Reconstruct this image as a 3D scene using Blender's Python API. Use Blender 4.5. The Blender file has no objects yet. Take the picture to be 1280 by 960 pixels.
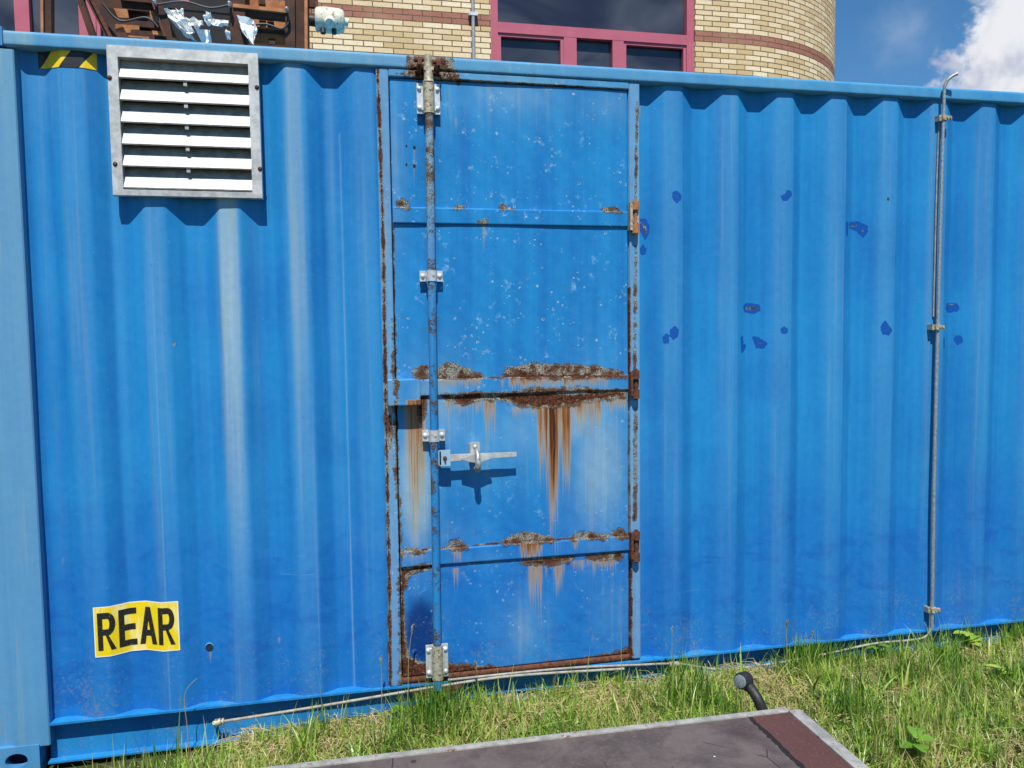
import bpy, bmesh, math, random
import numpy as np
from mathutils import Vector, Matrix
random.seed(7); rng = np.random.default_rng(11)
SC = bpy.context.scene
COL = SC.collection

# ------------------------------------------------------------------ camera
CF, YAW, PITCH, ROLL, CD, CH = 985.06, .2126, -.0657, -.0130, 2.9973, 1.556
def cam_axes():
    cy, sy, cp, sp = math.cos(YAW), math.sin(YAW), math.cos(PITCH), math.sin(PITCH)
    w = Vector((sy*cp, cy*cp, sp)); r0 = Vector((cy, -sy, 0)); u0 = r0.cross(w)
    return r0*math.cos(ROLL)+u0*math.sin(ROLL), -r0*math.sin(ROLL)+u0*math.cos(ROLL), w
CR, CU, CW = cam_axes(); CC = Vector((0, -CD, CH))
cd = bpy.data.cameras.new('camera'); cam = bpy.data.objects.new('camera', cd); COL.objects.link(cam)
cam.matrix_world = Matrix(((CR.x, CU.x, -CW.x, CC.x), (CR.y, CU.y, -CW.y, CC.y), (CR.z, CU.z, -CW.z, CC.z), (0, 0, 0, 1)))
cd.sensor_width = 36; cd.lens = CF/1280*36; cd.clip_start = .05; cd.clip_end = 3000
SC.camera = cam
# measuring helper: a point of the photograph carried onto the real vertical plane Y=c, or the level plane Z=c
def PY(x, y, c=0.0):
    d = (x-640)/CF*CR-(y-480)/CF*CU+CW; t = (c-CC.y)/d.y; return CC+d*t
def PZ(x, y, c=0.0):
    d = (x-640)/CF*CR-(y-480)/CF*CU+CW; t = (c-CC.z)/d.z; return CC+d*t

# ------------------------------------------------------------------ sun and sky
EL, AZ = math.radians(59), math.radians(189)          # sun in front of the container, a little to the left
sdir = Vector((math.sin(AZ)*math.cos(EL), math.cos(AZ)*math.cos(EL), math.sin(EL)))
sl = bpy.data.lights.new('sun', 'SUN'); sl.energy = 5.0; sl.angle = math.radians(.5); sl.color = (1, .955, .88)
so = bpy.data.objects.new('sun', sl); COL.objects.link(so); so.rotation_euler = sdir.to_track_quat('Z', 'Y').to_euler()
so.location = sdir*30
world = bpy.data.worlds.new('World'); SC.world = world; world.use_nodes = True
wn = world.node_tree; N = wn.nodes; L = wn.links; N.clear()
wo = N.new('ShaderNodeOutputWorld'); bg = N.new('ShaderNodeBackground'); bg.inputs[1].default_value = .05
sky = N.new('ShaderNodeTexSky'); sky.sky_type = 'NISHITA'; sky.sun_disc = False
sky.sun_elevation = EL; sky.sun_rotation = AZ; sky.air_density = 1.1; sky.dust_density = 0.; sky.ozone_density = 1.6
L.new(bg.outputs[0], wo.inputs[0])
SC.view_settings.view_transform = 'Standard'; SC.view_settings.look = 'None'
SC.view_settings.exposure = .27; SC.view_settings.gamma = 1; SC.view_settings.use_curve_mapping = False

# ------------------------------------------------------------------ node helpers
class NT:
    def __init__(s, tree): s.t = tree
    def n(s, typ, **kw):
        nd = s.t.nodes.new(typ)
        for k, v in kw.items(): setattr(nd, k, v)
        return nd
    def put(s, sock, v):
        if isinstance(v, bpy.types.NodeSocket): s.t.links.new(v, sock)
        elif v is not None: sock.default_value = v
    def math(s, op, a, b=None, c=None, clamp=False):
        nd = s.n('ShaderNodeMath', operation=op, use_clamp=clamp)
        for i, v in enumerate((a, b, c)):
            if v is not None: s.put(nd.inputs[i], v)
        return nd.outputs[0]
    def vm(s, op, a, b=None):
        nd = s.n('ShaderNodeVectorMath', operation=op); s.put(nd.inputs[0], a)
        if b is not None: s.put(nd.inputs[1], b)
        return nd.outputs['Value'] if op in ('DOT_PRODUCT', 'LENGTH', 'DISTANCE') else nd.outputs[0]
    def step(s, v, lo, hi):
        nd = s.n('ShaderNodeMapRange', interpolation_type='SMOOTHSTEP'); s.put(nd.inputs[0], v)
        nd.inputs[1].default_value = lo; nd.inputs[2].default_value = hi; return nd.outputs[0]
    def mix(s, f, a, b, mode='MIX'):
        nd = s.n('ShaderNodeMix', data_type='RGBA', blend_type=mode); s.put(nd.inputs[0], f)
        for i, v in ((6, a), (7, b)):
            s.put(nd.inputs[i], (v+(1,))[:4] if isinstance(v, tuple) else v)
        return nd.outputs[2]
    def noise(s, vec, scale=1., detail=4., rough=.55, dist=0.):
        nd = s.n('ShaderNodeTexNoise'); s.put(nd.inputs['Vector'], vec); nd.inputs['Scale'].default_value = scale
        nd.inputs['Detail'].default_value = detail; nd.inputs['Roughness'].default_value = rough; nd.inputs['Distortion'].default_value = dist
        return nd.outputs[0]
    def vor(s, vec, scale, rnd=1.):
        nd = s.n('ShaderNodeTexVoronoi'); s.put(nd.inputs['Vector'], vec); nd.inputs['Scale'].default_value = scale
        nd.inputs['Randomness'].default_value = rnd; return nd
    def attr(s, name): return s.n('ShaderNodeAttribute', attribute_name=name).outputs['Fac']
    def pos(s): return s.n('ShaderNodeNewGeometry').outputs['Position']
    def obj(s): return s.n('ShaderNodeTexCoord').outputs['Object']
    def ramp(s, f, stops):
        nd = s.n('ShaderNodeValToRGB'); s.put(nd.inputs[0], f); e = nd.color_ramp.elements
        while len(e) < len(stops): e.new(.5)
        for q, (p, c) in zip(e, stops): q.position = p; q.color = (*c, 1)
        return nd.outputs[0]
    def bump(s, h, strength=.3, dist=.002):
        nd = s.n('ShaderNodeBump'); s.put(nd.inputs['Height'], h); nd.inputs['Strength'].default_value = strength
        nd.inputs['Distance'].default_value = dist; return nd.outputs[0]
def material(name):
    m = bpy.data.materials.new(name); m.use_nodes = True; t = m.node_tree; t.nodes.clear()
    k = NT(t); o = k.n('ShaderNodeOutputMaterial'); b = k.n('ShaderNodeBsdfPrincipled'); t.links.new(b.outputs[0], o.inputs[0])
    return m, k, b, o
def setp(k, b, col=None, rough=None, metal=None, normal=None, spec=None):
    if col is not None: k.put(b.inputs['Base Color'], (col+(1,))[:4] if isinstance(col, tuple) else col)
    if rough is not None: k.put(b.inputs['Roughness'], rough)
    if metal is not None: k.put(b.inputs['Metallic'], metal)
    if normal is not None: k.put(b.inputs['Normal'], normal)
    if spec is not None: k.put(b.inputs['Specular IOR Level'], spec)

# clouds in the sky, by direction
k = NT(wn)
dirv = k.n('ShaderNodeTexCoord').outputs['Generated']
def cloud_mask(px, py, rx, sharp, off, scale):
    c = (PY(px, py, 50)-CC).normalized()
    d = k.vm('DISTANCE', dirv, tuple(c))
    n = k.noise(k.vm('ADD', dirv, (off, 0, 0)), scale, 9, .6, .25)
    v = k.math('ADD', k.math('SUBTRACT', 1., k.math('DIVIDE', d, rx)), k.math('MULTIPLY', k.math('SUBTRACT', n, .5), 1.5))
    return k.step(v, 0., sharp)
m1 = k.math('MAXIMUM', cloud_mask(1297, 94, .090, .26, 0, 18), cloud_mask(1366, -4, .098, .30, 3, 13))
shade = k.noise(k.vm('ADD', dirv, (0, 0, .035)), 11, 7, .55, .2)
cc = k.mix(k.step(shade, .40, .60), (7.2, 8.0, 10.6), (14, 14.2, 15))
m2 = k.math('MULTIPLY', cloud_mask(1128, 38, .05, 1.4, 7, 26), .25)
skyc = k.mix(1., sky.outputs[0], (.72, 1.34, 1.80), 'MULTIPLY')
c1 = k.mix(m2, skyc, (12, 13, 15)); c2 = k.mix(m1, c1, cc)
L.new(c2, bg.inputs[0])

# ------------------------------------------------------------------ object helpers
def tag(o, label=None, cat=None, group=None, kind=None):
    if label: o['label'] = label
    if cat: o['category'] = cat
    if group: o['group'] = group
    if kind: o['kind'] = kind
    return o
def empty(name, loc, label, cat, group=None, rz=0):
    o = bpy.data.objects.new(name, None); COL.objects.link(o); o.location = loc; o.rotation_euler.z = rz
    o.empty_display_size = .1; return tag(o, label, cat, group)
PARENT_BASE = {}
def base_of(p):
    v = Vector((0, 0, 0))
    while p is not None: v = v+p.location; p = p.parent
    return v
def link(name, me, mat, parent=None, loc=None):
    """loc is a world location; mesh data relative to it (None = mesh in world coordinates)"""
    o = bpy.data.objects.new(name, me); COL.objects.link(o)
    if mat is not None and not me.materials: me.materials.append(mat)
    o.location = loc if loc is not None else (0, 0, 0)
    if parent is not None:
        o.parent = parent; o.location = o.location-base_of(parent)
    return o
def from_bm(name, bm, mat, parent=None, loc=None, smooth=False, bev=0., seg=2, ang=40):
    if bev > 0:
        es = [e for e in bm.edges if len(e.link_faces) == 2 and e.calc_face_angle(0) > math.radians(35)]
        bmesh.ops.bevel(bm, geom=es, offset=bev, segments=seg, affect='EDGES', profile=.7, clamp_overlap=True)
    me = bpy.data.meshes.new(name); bmesh.ops.recalc_face_normals(bm, faces=bm.faces[:]); bm.to_mesh(me); bm.free()
    if smooth:
        me.polygons.foreach_set('use_smooth', [True]*len(me.polygons))
        me.set_sharp_from_angle(angle=math.radians(ang))
    return link(name, me, mat, parent, loc)
def box(bm, x0, x1, y0, y1, z0, z1, M=None):
    vs = [bm.verts.new((x, y, z)) for x in (x0, x1) for y in (y0, y1) for z in (z0, z1)]
    for f in ((0, 1, 3, 2), (4, 6, 7, 5), (0, 4, 5, 1), (2, 3, 7, 6), (0, 2, 6, 4), (1, 5, 7, 3)): bm.faces.new([vs[i] for i in f])
    if M is not None: bmesh.ops.transform(bm, matrix=M, verts=vs)
    return vs
def tube(bm, pts, r, n=12, caps=True):
    pts = [Vector(p) for p in pts]; rs = r if isinstance(r, (list, tuple)) else [r]*len(pts); rings = []; prev = None
    for i, p in enumerate(pts):
        t = (pts[min(i+1, len(pts)-1)]-pts[max(i-1, 0)]).normalized()
        a = prev if prev is not None else (Vector((0, 0, 1)) if abs(t.z) < .9 else Vector((1, 0, 0)))
        x = (a-t*a.dot(t)).normalized(); prev = x; y = t.cross(x)
        rings.append([bm.verts.new(p+(x*math.cos(q)+y*math.sin(q))*rs[i]) for q in [2*math.pi*j/n for j in range(n)]])
    for a, b in zip(rings, rings[1:]):
        for j in range(n): bm.faces.new((a[j], a[(j+1) % n], b[(j+1) % n], b[j]))
    if caps: bm.faces.new(rings[0][::-1]); bm.faces.new(rings[-1])
def cyl(bm, c, axis, r, h, n=16):
    a = Vector(axis).normalized()*h/2; c = Vector(c); tube(bm, [c-a, c+a], r, n)
def dome(bm, c, r, h, n=14, seg=4):       # a bolt head that faces -Y
    rings = []
    for i in range(seg):
        a = math.pi/2*i/seg; rings.append([bm.verts.new((c[0]+r*math.cos(a)*math.cos(q), c[1]-h*math.sin(a), c[2]+r*math.cos(a)*math.sin(q))) for q in [2*math.pi*j/n for j in range(n)]])
    top = bm.verts.new((c[0], c[1]-h, c[2]))
    for a, b in zip(rings, rings[1:]):
        for j in range(n): bm.faces.new((a[j], a[(j+1) % n], b[(j+1) % n], b[j]))
    for j in range(n): bm.faces.new((rings[-1][j], rings[-1][(j+1) % n], top))
    bm.faces.new(rings[0][::-1])
def smoothpath(pts, sub=6):
    P = [Vector(p) for p in pts]; out = []
    for i in range(len(P)-1):
        a, b, c, d = P[max(i-1, 0)], P[i], P[i+1], P[min(i+2, len(P)-1)]
        for j in range(sub):
            t = j/sub; out.append(.5*((2*b)+(c-a)*t+(2*a-5*b+4*c-d)*t*t+(3*b-a-3*c+d)*t**3))
    out.append(P[-1]); return out
def np_mesh(name, V, F, attrs=None, smooth=True, uv=None):
    V = np.asarray(V, np.float32); F = np.asarray(F, np.int32); me = bpy.data.meshes.new(name); k_ = F.shape[1]
    me.vertices.add(len(V)); me.vertices.foreach_set('co', V.ravel()); me.loops.add(F.size); me.loops.foreach_set('vertex_index', F.ravel())
    me.polygons.add(len(F)); me.polygons.foreach_set('loop_start', np.arange(0, F.size, k_, dtype=np.int32)); me.polygons.foreach_set('loop_total', np.full(len(F), k_, np.int32))
    me.update(calc_edges=True)
    if smooth: me.polygons.foreach_set('use_smooth', np.ones(len(F), bool))
    for a, v in (attrs or {}).items():
        at = me.attributes.new(a, 'FLOAT', 'POINT'); at.data.foreach_set('value', np.asarray(v, np.float32))
    if uv is not None:
        u = me.uv_layers.new(name='UVMap'); u.data.foreach_set('uv', np.asarray(uv, np.float32)[F.ravel()].ravel())
    me.validate(); return me

# ------------------------------------------------------------------ wear of the container, as fields over its wall
def xz(p): q = PY(*p); return (q.x, q.z)
def sd_poly(X, Z, poly):
    d = np.full(X.shape, 1e9); inside = np.zeros(X.shape, bool); n = len(poly)
    for i in range(n):
        (ax, az), (bx, bz) = poly[i], poly[(i+1) % n]; ex, ez = bx-ax, bz-az
        t = np.clip(((X-ax)*ex+(Z-az)*ez)/(ex*ex+ez*ez+1e-12), 0, 1)
        d = np.minimum(d, np.hypot(X-ax-t*ex, Z-az-t*ez))
        c = ((az > Z) != (bz > Z)) & (X < (bx-ax)*(Z-az)/(bz-az+1e-12)+ax); inside ^= c
    return np.where(inside, -d, d)
def sd_line(X, Z, pts):
    d = np.full(X.shape, 1e9)
    for (ax, az), (bx, bz) in zip(pts, pts[1:]):
        ex, ez = bx-ax, bz-az; t = np.clip(((X-ax)*ex+(Z-az)*ez)/(ex*ex+ez*ez+1e-12), 0, 1)
        d = np.minimum(d, np.hypot(X-ax-t*ex, Z-az-t*ez))
    return d
RUST = [[(546, 471), (548, 460), (558, 455), (570, 456), (583, 461), (592, 466), (603, 471)], [(518, 471), (517, 464), (526, 459), (536, 458), (541, 464), (541, 471)],
        [(630, 471), (633, 460), (650, 457), (668, 455), (700, 457), (730, 458), (755, 460), (770, 464), (783, 471)],
        [(552, 493), (785, 488), (783, 496), (760, 498), (745, 501), (722, 505), (704, 507), (680, 510), (660, 508), (643, 504), (620, 499), (596, 500), (580, 505), (562, 501)],
        [(650, 490), (670, 485), (700, 486), (725, 484), (745, 489)], [(628, 680), (638, 671), (652, 667), (668, 668), (684, 671), (692, 676)],
        [(716, 674), (722, 666), (745, 668), (770, 666), (776, 663), (786, 669), (786, 671)], [(558, 686), (566, 678), (576, 676), (583, 685)], [(501, 692), (506, 686), (520, 686), (530, 690)],
        [(500, 710), (546, 704), (542, 711), (524, 714), (510, 720), (507, 734), (500, 742)], [(652, 704), (680, 699), (716, 697), (712, 701), (690, 706), (672, 706)], [(733, 697), (780, 691), (776, 698), (752, 699)],
        [(502, 745), (505, 770), (507, 800), (511, 820), (530, 829), (562, 831), (600, 833), (640, 834), (680, 831), (720, 827), (748, 822), (768, 818), (787, 812), (789, 826), (640, 846), (500, 864), (500, 842)],
        [(512, 72), (566, 76), (572, 102), (508, 94)], [(525, 496), (532, 496), (531, 512), (527, 528), (524, 520)], [(484, 520), (488, 520), (489, 560), (486, 560)],
        [(498, 253), (504, 250), (512, 254), (511, 260), (498, 259)], [(566, 257), (574, 255), (582, 258), (580, 262), (568, 261)], [(627, 258), (640, 259), (643, 264), (628, 263)], [(754, 262), (766, 261), (775, 265), (756, 265)],
        [(600, 276), (608, 274), (607, 282), (601, 282)], [(530, 862), (562, 858), (564, 850), (531, 850)], [(530, 862), (562, 858), (564, 850), (531, 850)]]
CAPS = {0: .60, 1: .52, 2: .60, 5: .56, 6: .52, 7: .5, 8: .5, 14: .66, 15: .6, 16: .56, 17: .54, 18: .54, 19: .54, 20: .5, 13: .66, 4: .62, 3: .84, 9: .8, 10: .74, 11: .7, 12: .9}
RUSTS = [([xz(p) for p in q], CAPS.get(i, .66)) for i, q in enumerate(RUST)]
RLINES = [([(640, 489.5), (785, 487)], .0035, .75), ([(553, 471.5), (602, 471.5)], .005, .72), ([(634, 470), (776, 470)], .007, .76), ([(632, 677), (690, 675)], .005, .72), ([(562, 684), (583, 683)], .004, .7), ([(718, 672), (786, 669)], .004, .66), ([(472, 88), (479, 300), (482, 500), (486, 700), (488, 858)], .0065, .78), ([(492, 272), (494, 470)], .003, .75), ([(494, 510), (500, 690)], .004, .8), ([(503, 712), (505, 850)], .006, .85),
          ([(787, 360), (787, 470)], .004, .72), ([(786, 495), (787, 670)], .004, .65), ([(788, 695), (789, 824)], .006, .8), ([(796, 128), (794, 250)], .007, .52), ([(794, 310), (793, 460)], .009, .52), ([(794, 510), (793, 650)], .010, .56),
          ([(492, 400), (496, 620)], .012, .47), ([(500, 620), (502, 800)], .012, .4), ([(545, 98), (786, 112)], .004, .5), ([(500, 690), (630, 679), (788, 669)], .004, .62), ([(525, 473), (786, 471)], .004, .6),
          ([(540, 706), (655, 702)], .002, .5), ([(506, 843), (640, 836), (790, 822)], .008, .8), ([(495, 92), (545, 97)], .004, .45)]
RLINESX = [([xz(p) for p in q], w, s) for q, w, s in RLINES]
DRIPS = [(690, 507, 690, .007, 1.1), (696, 507, 640, .004, .9), (683, 508, 600, .005, .9), (675, 506, 560, .006, .6), (707, 505, 600, .006, 1.1), (711, 505, 640, .003, .9), (700, 505, 570, .006, .7), (692, 560, 680, .004, .8), (612, 500, 545, .006, .5), (597, 500, 520, .005, .4),
         (727, 503, 560, .004, .55), (746, 498, 540, .004, .5), (764, 498, 520, .004, .5), (737, 500, 530, .003, .5), (575, 503, 525, .006, .4),
         (522, 525, 690, .010, .55), (512, 530, 640, .006, .6), (518, 560, 690, .003, .9), (508, 520, 590, .005, .5), (530, 495, 535, .010, .5), (571, 684, 706, .004, .8),
         (652, 678, 706, .006, .7), (660, 678, 706, .006, .8), (668, 678, 706, .005, .7), (673, 678, 702, .004, .5), (720, 674, 690, .003, .5), (667, 705, 775, .003, .8), (673, 705, 745, .003, .7), (662, 706, 730, .004, .6), (683, 705, 728, .003, .6), (697, 704, 752, .004, .7), (700, 704, 735, .003, .6), (706, 702, 725, .003, .5),
         (743, 697, 728, .003, .7), (750, 697, 715, .003, .6), (758, 697, 712, .003, .6), (767, 696, 708, .003, .5), (735, 698, 712, .003, .4), (568, 712, 735, .004, .5),
         (605, 280, 318, .004, .45), (518, 184, 240, .004, .35), (555, 474, 491, .012, .4), (583, 474, 490, .010, .4), (655, 473, 490, .014, .55), (672, 473, 490, .012, .6), (690, 473, 490, .010, .5), (706, 473, 490, .008, .65), (716, 473, 490, .004, .6), (728, 473, 490, .006, .5), (742, 473, 490, .006, .55), (756, 473, 490, .006, .4), (628, 474, 490, .008, .3),
         (570, 147, 165, .003, .5), (261, 815, 838, .003, .45), (348, 800, 812, .003, .6), (74, 700, 715, .004, .3), (520, 95, 105, .008, .5), (562, 90, 106, .006, .5), (803, 128, 150, .010, .35), (1180, 285, 300, .003, .2), (542, 104, 130, .02, .15)]
DR = [(xz((x, y0)), xz((x, y1)), w, s) for x, y0, y1, w, s in DRIPS]
SHEETS_PX = [(672, 687, 507, 625, .62), (686, 698, 507, 692, .95), (703, 713, 506, 640, .92), (697, 704, 507, 600, .5), (716, 752, 500, 550, .46), (755, 785, 497, 522, .40), (556, 604, 500, 524, .36), (604, 620, 500, 556, .46), (506, 530, 500, 692, .62), (650, 677, 676, 707, .75), (660, 678, 704, 780, .46), (692, 704, 703, 755, .40), (714, 732, 702, 722, .25), (740, 772, 697, 716, .55), (735, 742, 697, 710, .4),
          (636, 762, 473, 491, .52), (545, 602, 474, 491, .34), (565, 577, 684, 706, .55), (716, 724, 673, 690, .4), (500, 530, 690, 710, .25), (566, 574, 711, 740, .35), (640, 672, 509, 530, .3), (480, 490, 505, 620, .3), (540, 548, 711, 740, .3)]
SHEETS = [(xz((a, c))[0], xz((b, c))[0], xz((a, c))[1], xz((a, d))[1], s) for a, b, c, d, s in SHEETS_PX]
FADES = [((560, 530), 40, 55, .36), ((650, 540), 60, 55, .34), ((745, 540), 42, 75, .42), ((545, 500), 45, 55, .45), ((600, 560), 60, 50, .3), ((750, 580), 45, 110, .5), ((718, 530), 40, 40, .45), ((520, 610), 26, 90, .65), ((640, 118), 80, 30, .35), ((760, 130), 40, 25, .3), ((655, 790), 30, 50, .35), ((765, 760), 30, 50, .2), ((525, 670), 60, 20, .3), ((495, 600), 10, 200, .35), ((494, 200), 10, 110, .35),
         ((50, 95), 60, 60, .2), ((600, 700), 50, 10, .15), ((700, 480), 60, 9, .3), ((560, 120), 20, 40, .2), ((1220, 740), 60, 40, .1)]
FD = [(xz(c), rx/300, ry/300, s) for c, rx, ry, s in FADES]
TOUCH = [[(840, 240), (847, 238), (853, 244), (851, 250), (846, 254), (841, 249)], [(975, 244), (981, 243), (984, 238), (990, 238), (990, 246), (984, 250), (980, 251)],
         [(800, 272), (812, 272), (816, 282), (815, 292), (811, 300), (806, 290), (801, 282)], [(803, 310), (808, 304), (813, 310), (811, 317), (806, 318)],
         [(1060, 276), (1064, 277), (1064, 296), (1060, 292)], [(1066, 277), (1080, 275), (1090, 281), (1090, 290), (1086, 296), (1081, 292), (1078, 288), (1067, 284)],
         [(933, 383), (938, 378), (955, 380), (956, 388), (948, 392), (936, 390)], [(838, 412), (844, 407), (849, 412), (848, 421), (842, 425), (838, 420)], [(829, 422), (833, 416), (837, 420), (836, 429), (831, 430)],
         [(928, 422), (932, 419), (934, 430), (939, 431), (934, 440), (930, 441)], [(946, 420), (953, 421), (963, 429), (959, 436), (951, 436)], [(976, 411), (981, 408), (986, 411), (985, 417), (978, 417)],
         [(1101, 409), (1107, 400), (1111, 405), (1116, 413), (1113, 419), (1104, 418)], [(1187, 381), (1191, 378), (1203, 379), (1208, 384), (1205, 389), (1190, 391), (1186, 386)], [(1199, 424), (1203, 419), (1209, 420), (1210, 428), (1204, 432)], [(1181, 421), (1184, 422), (1184, 435), (1181, 435)]]
TX = [[xz(p) for p in q] for q in TOUCH]
SCRAPE = [[(806, 276), (812, 280), (813, 290), (810, 292), (808, 283)], [(1068, 280), (1080, 279), (1082, 281), (1070, 283)], [(937, 383), (952, 383), (953, 387), (938, 387)], [(950, 426), (957, 429), (955, 432)], [(803, 276), (808, 275), (806, 279)], [(1190, 380), (1201, 379), (1199, 382)], [(1083, 286), (1087, 286), (1085, 292)], [(214, 428), (219, 427), (220, 433), (216, 434)], [(979, 413), (983, 412), (983, 415)], [(1110, 246), (1113, 247), (1112, 251), (1109, 250)], [(837, 786), (843, 786), (842, 790)], [(1189, 769), (1193, 768), (1192, 772)]]
SX = [[xz(p) for p in q] for q in SCRAPE]
CRESTS = [-1.117, -.87, -.626, -.376, -.137, .108] + [1.323+.2466*i for i in range(20)]
CREST_FADE_LIGHT = {-.87: .32, -.626: .42, -.376: 1.0, -.137: .62, .108: .30}
def fields(X, Z, wall=False):
    rust = np.zeros(X.shape)
    for q, cap in RUSTS:
        a = np.array(q)
        m = (X > a[:, 0].min()-.06) & (X < a[:, 0].max()+.06) & (Z > a[:, 1].min()-.06) & (Z < a[:, 1].max()+.06)
        if m.any(): rust[m] = np.maximum(rust[m], np.clip(.50-sd_poly(X[m], Z[m], q)/.045, 0, cap))
    for q, w, s in RLINESX:
        d = sd_line(X, Z, q); rust = np.maximum(rust, s*np.clip(1.15-d/(w*1.5), 0, 1))
    st = np.zeros(X.shape)
    for (ax, az), (bx, bz), w, s in DR:
        t = np.clip((az-Z)/(az-bz), -1, 2); cx = ax+(bx-ax)*t
        along = np.where((t > -.02), np.clip((1.05-t)*1.3, 0, 1), 0)*np.clip((t+.02)*20, 0, 1)
        ww = w*.8; st = np.maximum(st, s*along*np.exp(-((X-cx)/ww)**2)); st = np.maximum(st, .26*min(1, s)*np.clip(along*1.2, 0, 1)*np.exp(-((X-cx)/(ww*2.2+.006))**2))
    for x0_, x1_, z0_, z1_, s_ in SHEETS:
        rag = .82+.22*np.sin(X*530+x0_*77)+.22*np.sin(X*1190+1)+.14*np.sin(X*2310+2); t = np.clip((z0_-Z)/(z0_-z1_)/np.clip(rag, .18, 1.25), -1, 2); al = np.where(t > -.01, np.clip((1.05-t)*1.25, 0, 1), 0)*np.clip(t*30+1, 0, 1)
        st = np.maximum(st, s_*al*np.clip((X-x0_)/.012+.5, 0, 1)*np.clip((x1_-X)/.012+.5, 0, 1))
    fade = np.zeros(X.shape)
    for (cx, cz), rx, rz, s in FD: fade = np.maximum(fade, 1.5*s*np.exp(-((X-cx)/rx)**2-((Z-cz)/rz)**2))
    inw = ((X < .145) | (X > 1.18))
    if wall:
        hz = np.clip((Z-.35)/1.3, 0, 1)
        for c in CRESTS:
            s = CREST_FADE_LIGHT.get(c, .34)
            fade = np.where(inw, np.maximum(fade, s*(.25+.75*hz)*np.exp(-((X-c+.010)/.040)**4)), fade)  # faded crests, with sunlight on crest and left slope painted in
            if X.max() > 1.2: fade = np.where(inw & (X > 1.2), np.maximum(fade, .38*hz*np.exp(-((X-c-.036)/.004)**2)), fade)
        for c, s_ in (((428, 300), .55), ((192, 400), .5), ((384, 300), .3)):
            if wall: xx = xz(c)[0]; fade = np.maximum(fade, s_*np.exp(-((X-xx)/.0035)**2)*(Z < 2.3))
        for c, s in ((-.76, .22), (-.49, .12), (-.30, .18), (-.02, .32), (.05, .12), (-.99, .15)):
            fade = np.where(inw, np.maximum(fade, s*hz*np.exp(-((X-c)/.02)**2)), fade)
    if not wall:
        fade = np.where(X < -1.03, .62, fade)
        fade = np.where(((X > .145) & (X < .197)) | ((X > 1.131) & (X < 1.177)), np.maximum(fade, .58), fade)
    touch = np.zeros(X.shape)
    for q in TX:
        a = np.array(q); m = (X > a[:, 0].min()-.03) & (X < a[:, 0].max()+.03) & (Z > a[:, 1].min()-.03) & (Z < a[:, 1].max()+.03)
        if m.any(): touch[m] = np.maximum(touch[m], np.clip(.5-sd_poly(X[m], Z[m], q)/.016, 0, 1))
    cx, cz = xz((527, 790)); e = np.sqrt(((X-cx)/.065)**2+((Z-cz)/.135)**2); dark_oval = np.clip(1.55-e*1.1, 0, 1)*(X < .40)*(X > .155)  # soft-edged dark navy oval low on the door's left side
    scr = np.zeros(X.shape)
    for q in SX:
        a = np.array(q); m = (X > a[:, 0].min()-.02) & (X < a[:, 0].max()+.02) & (Z > a[:, 1].min()-.02) & (Z < a[:, 1].max()+.02)
        if m.any(): scr[m] = np.maximum(scr[m], np.clip(.5-sd_poly(X[m], Z[m], q)/.010, 0, 1))
    speck = np.where((X > .2) & (X < 1.13), np.where(Z > 1.38, 1., .55), 0.)
    speck = np.where((X > .155) & (X <= .2), .8, speck)
    low = np.clip((1.0-Z)/.40+.12*np.sin(X*7+1)+.08*np.sin(X*17), 0, 1)
    return dict(rust=rust, stain=st, fade=fade, touch=touch, scrape=scr, speck=speck, low=low, dark_oval=dark_oval)

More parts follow.
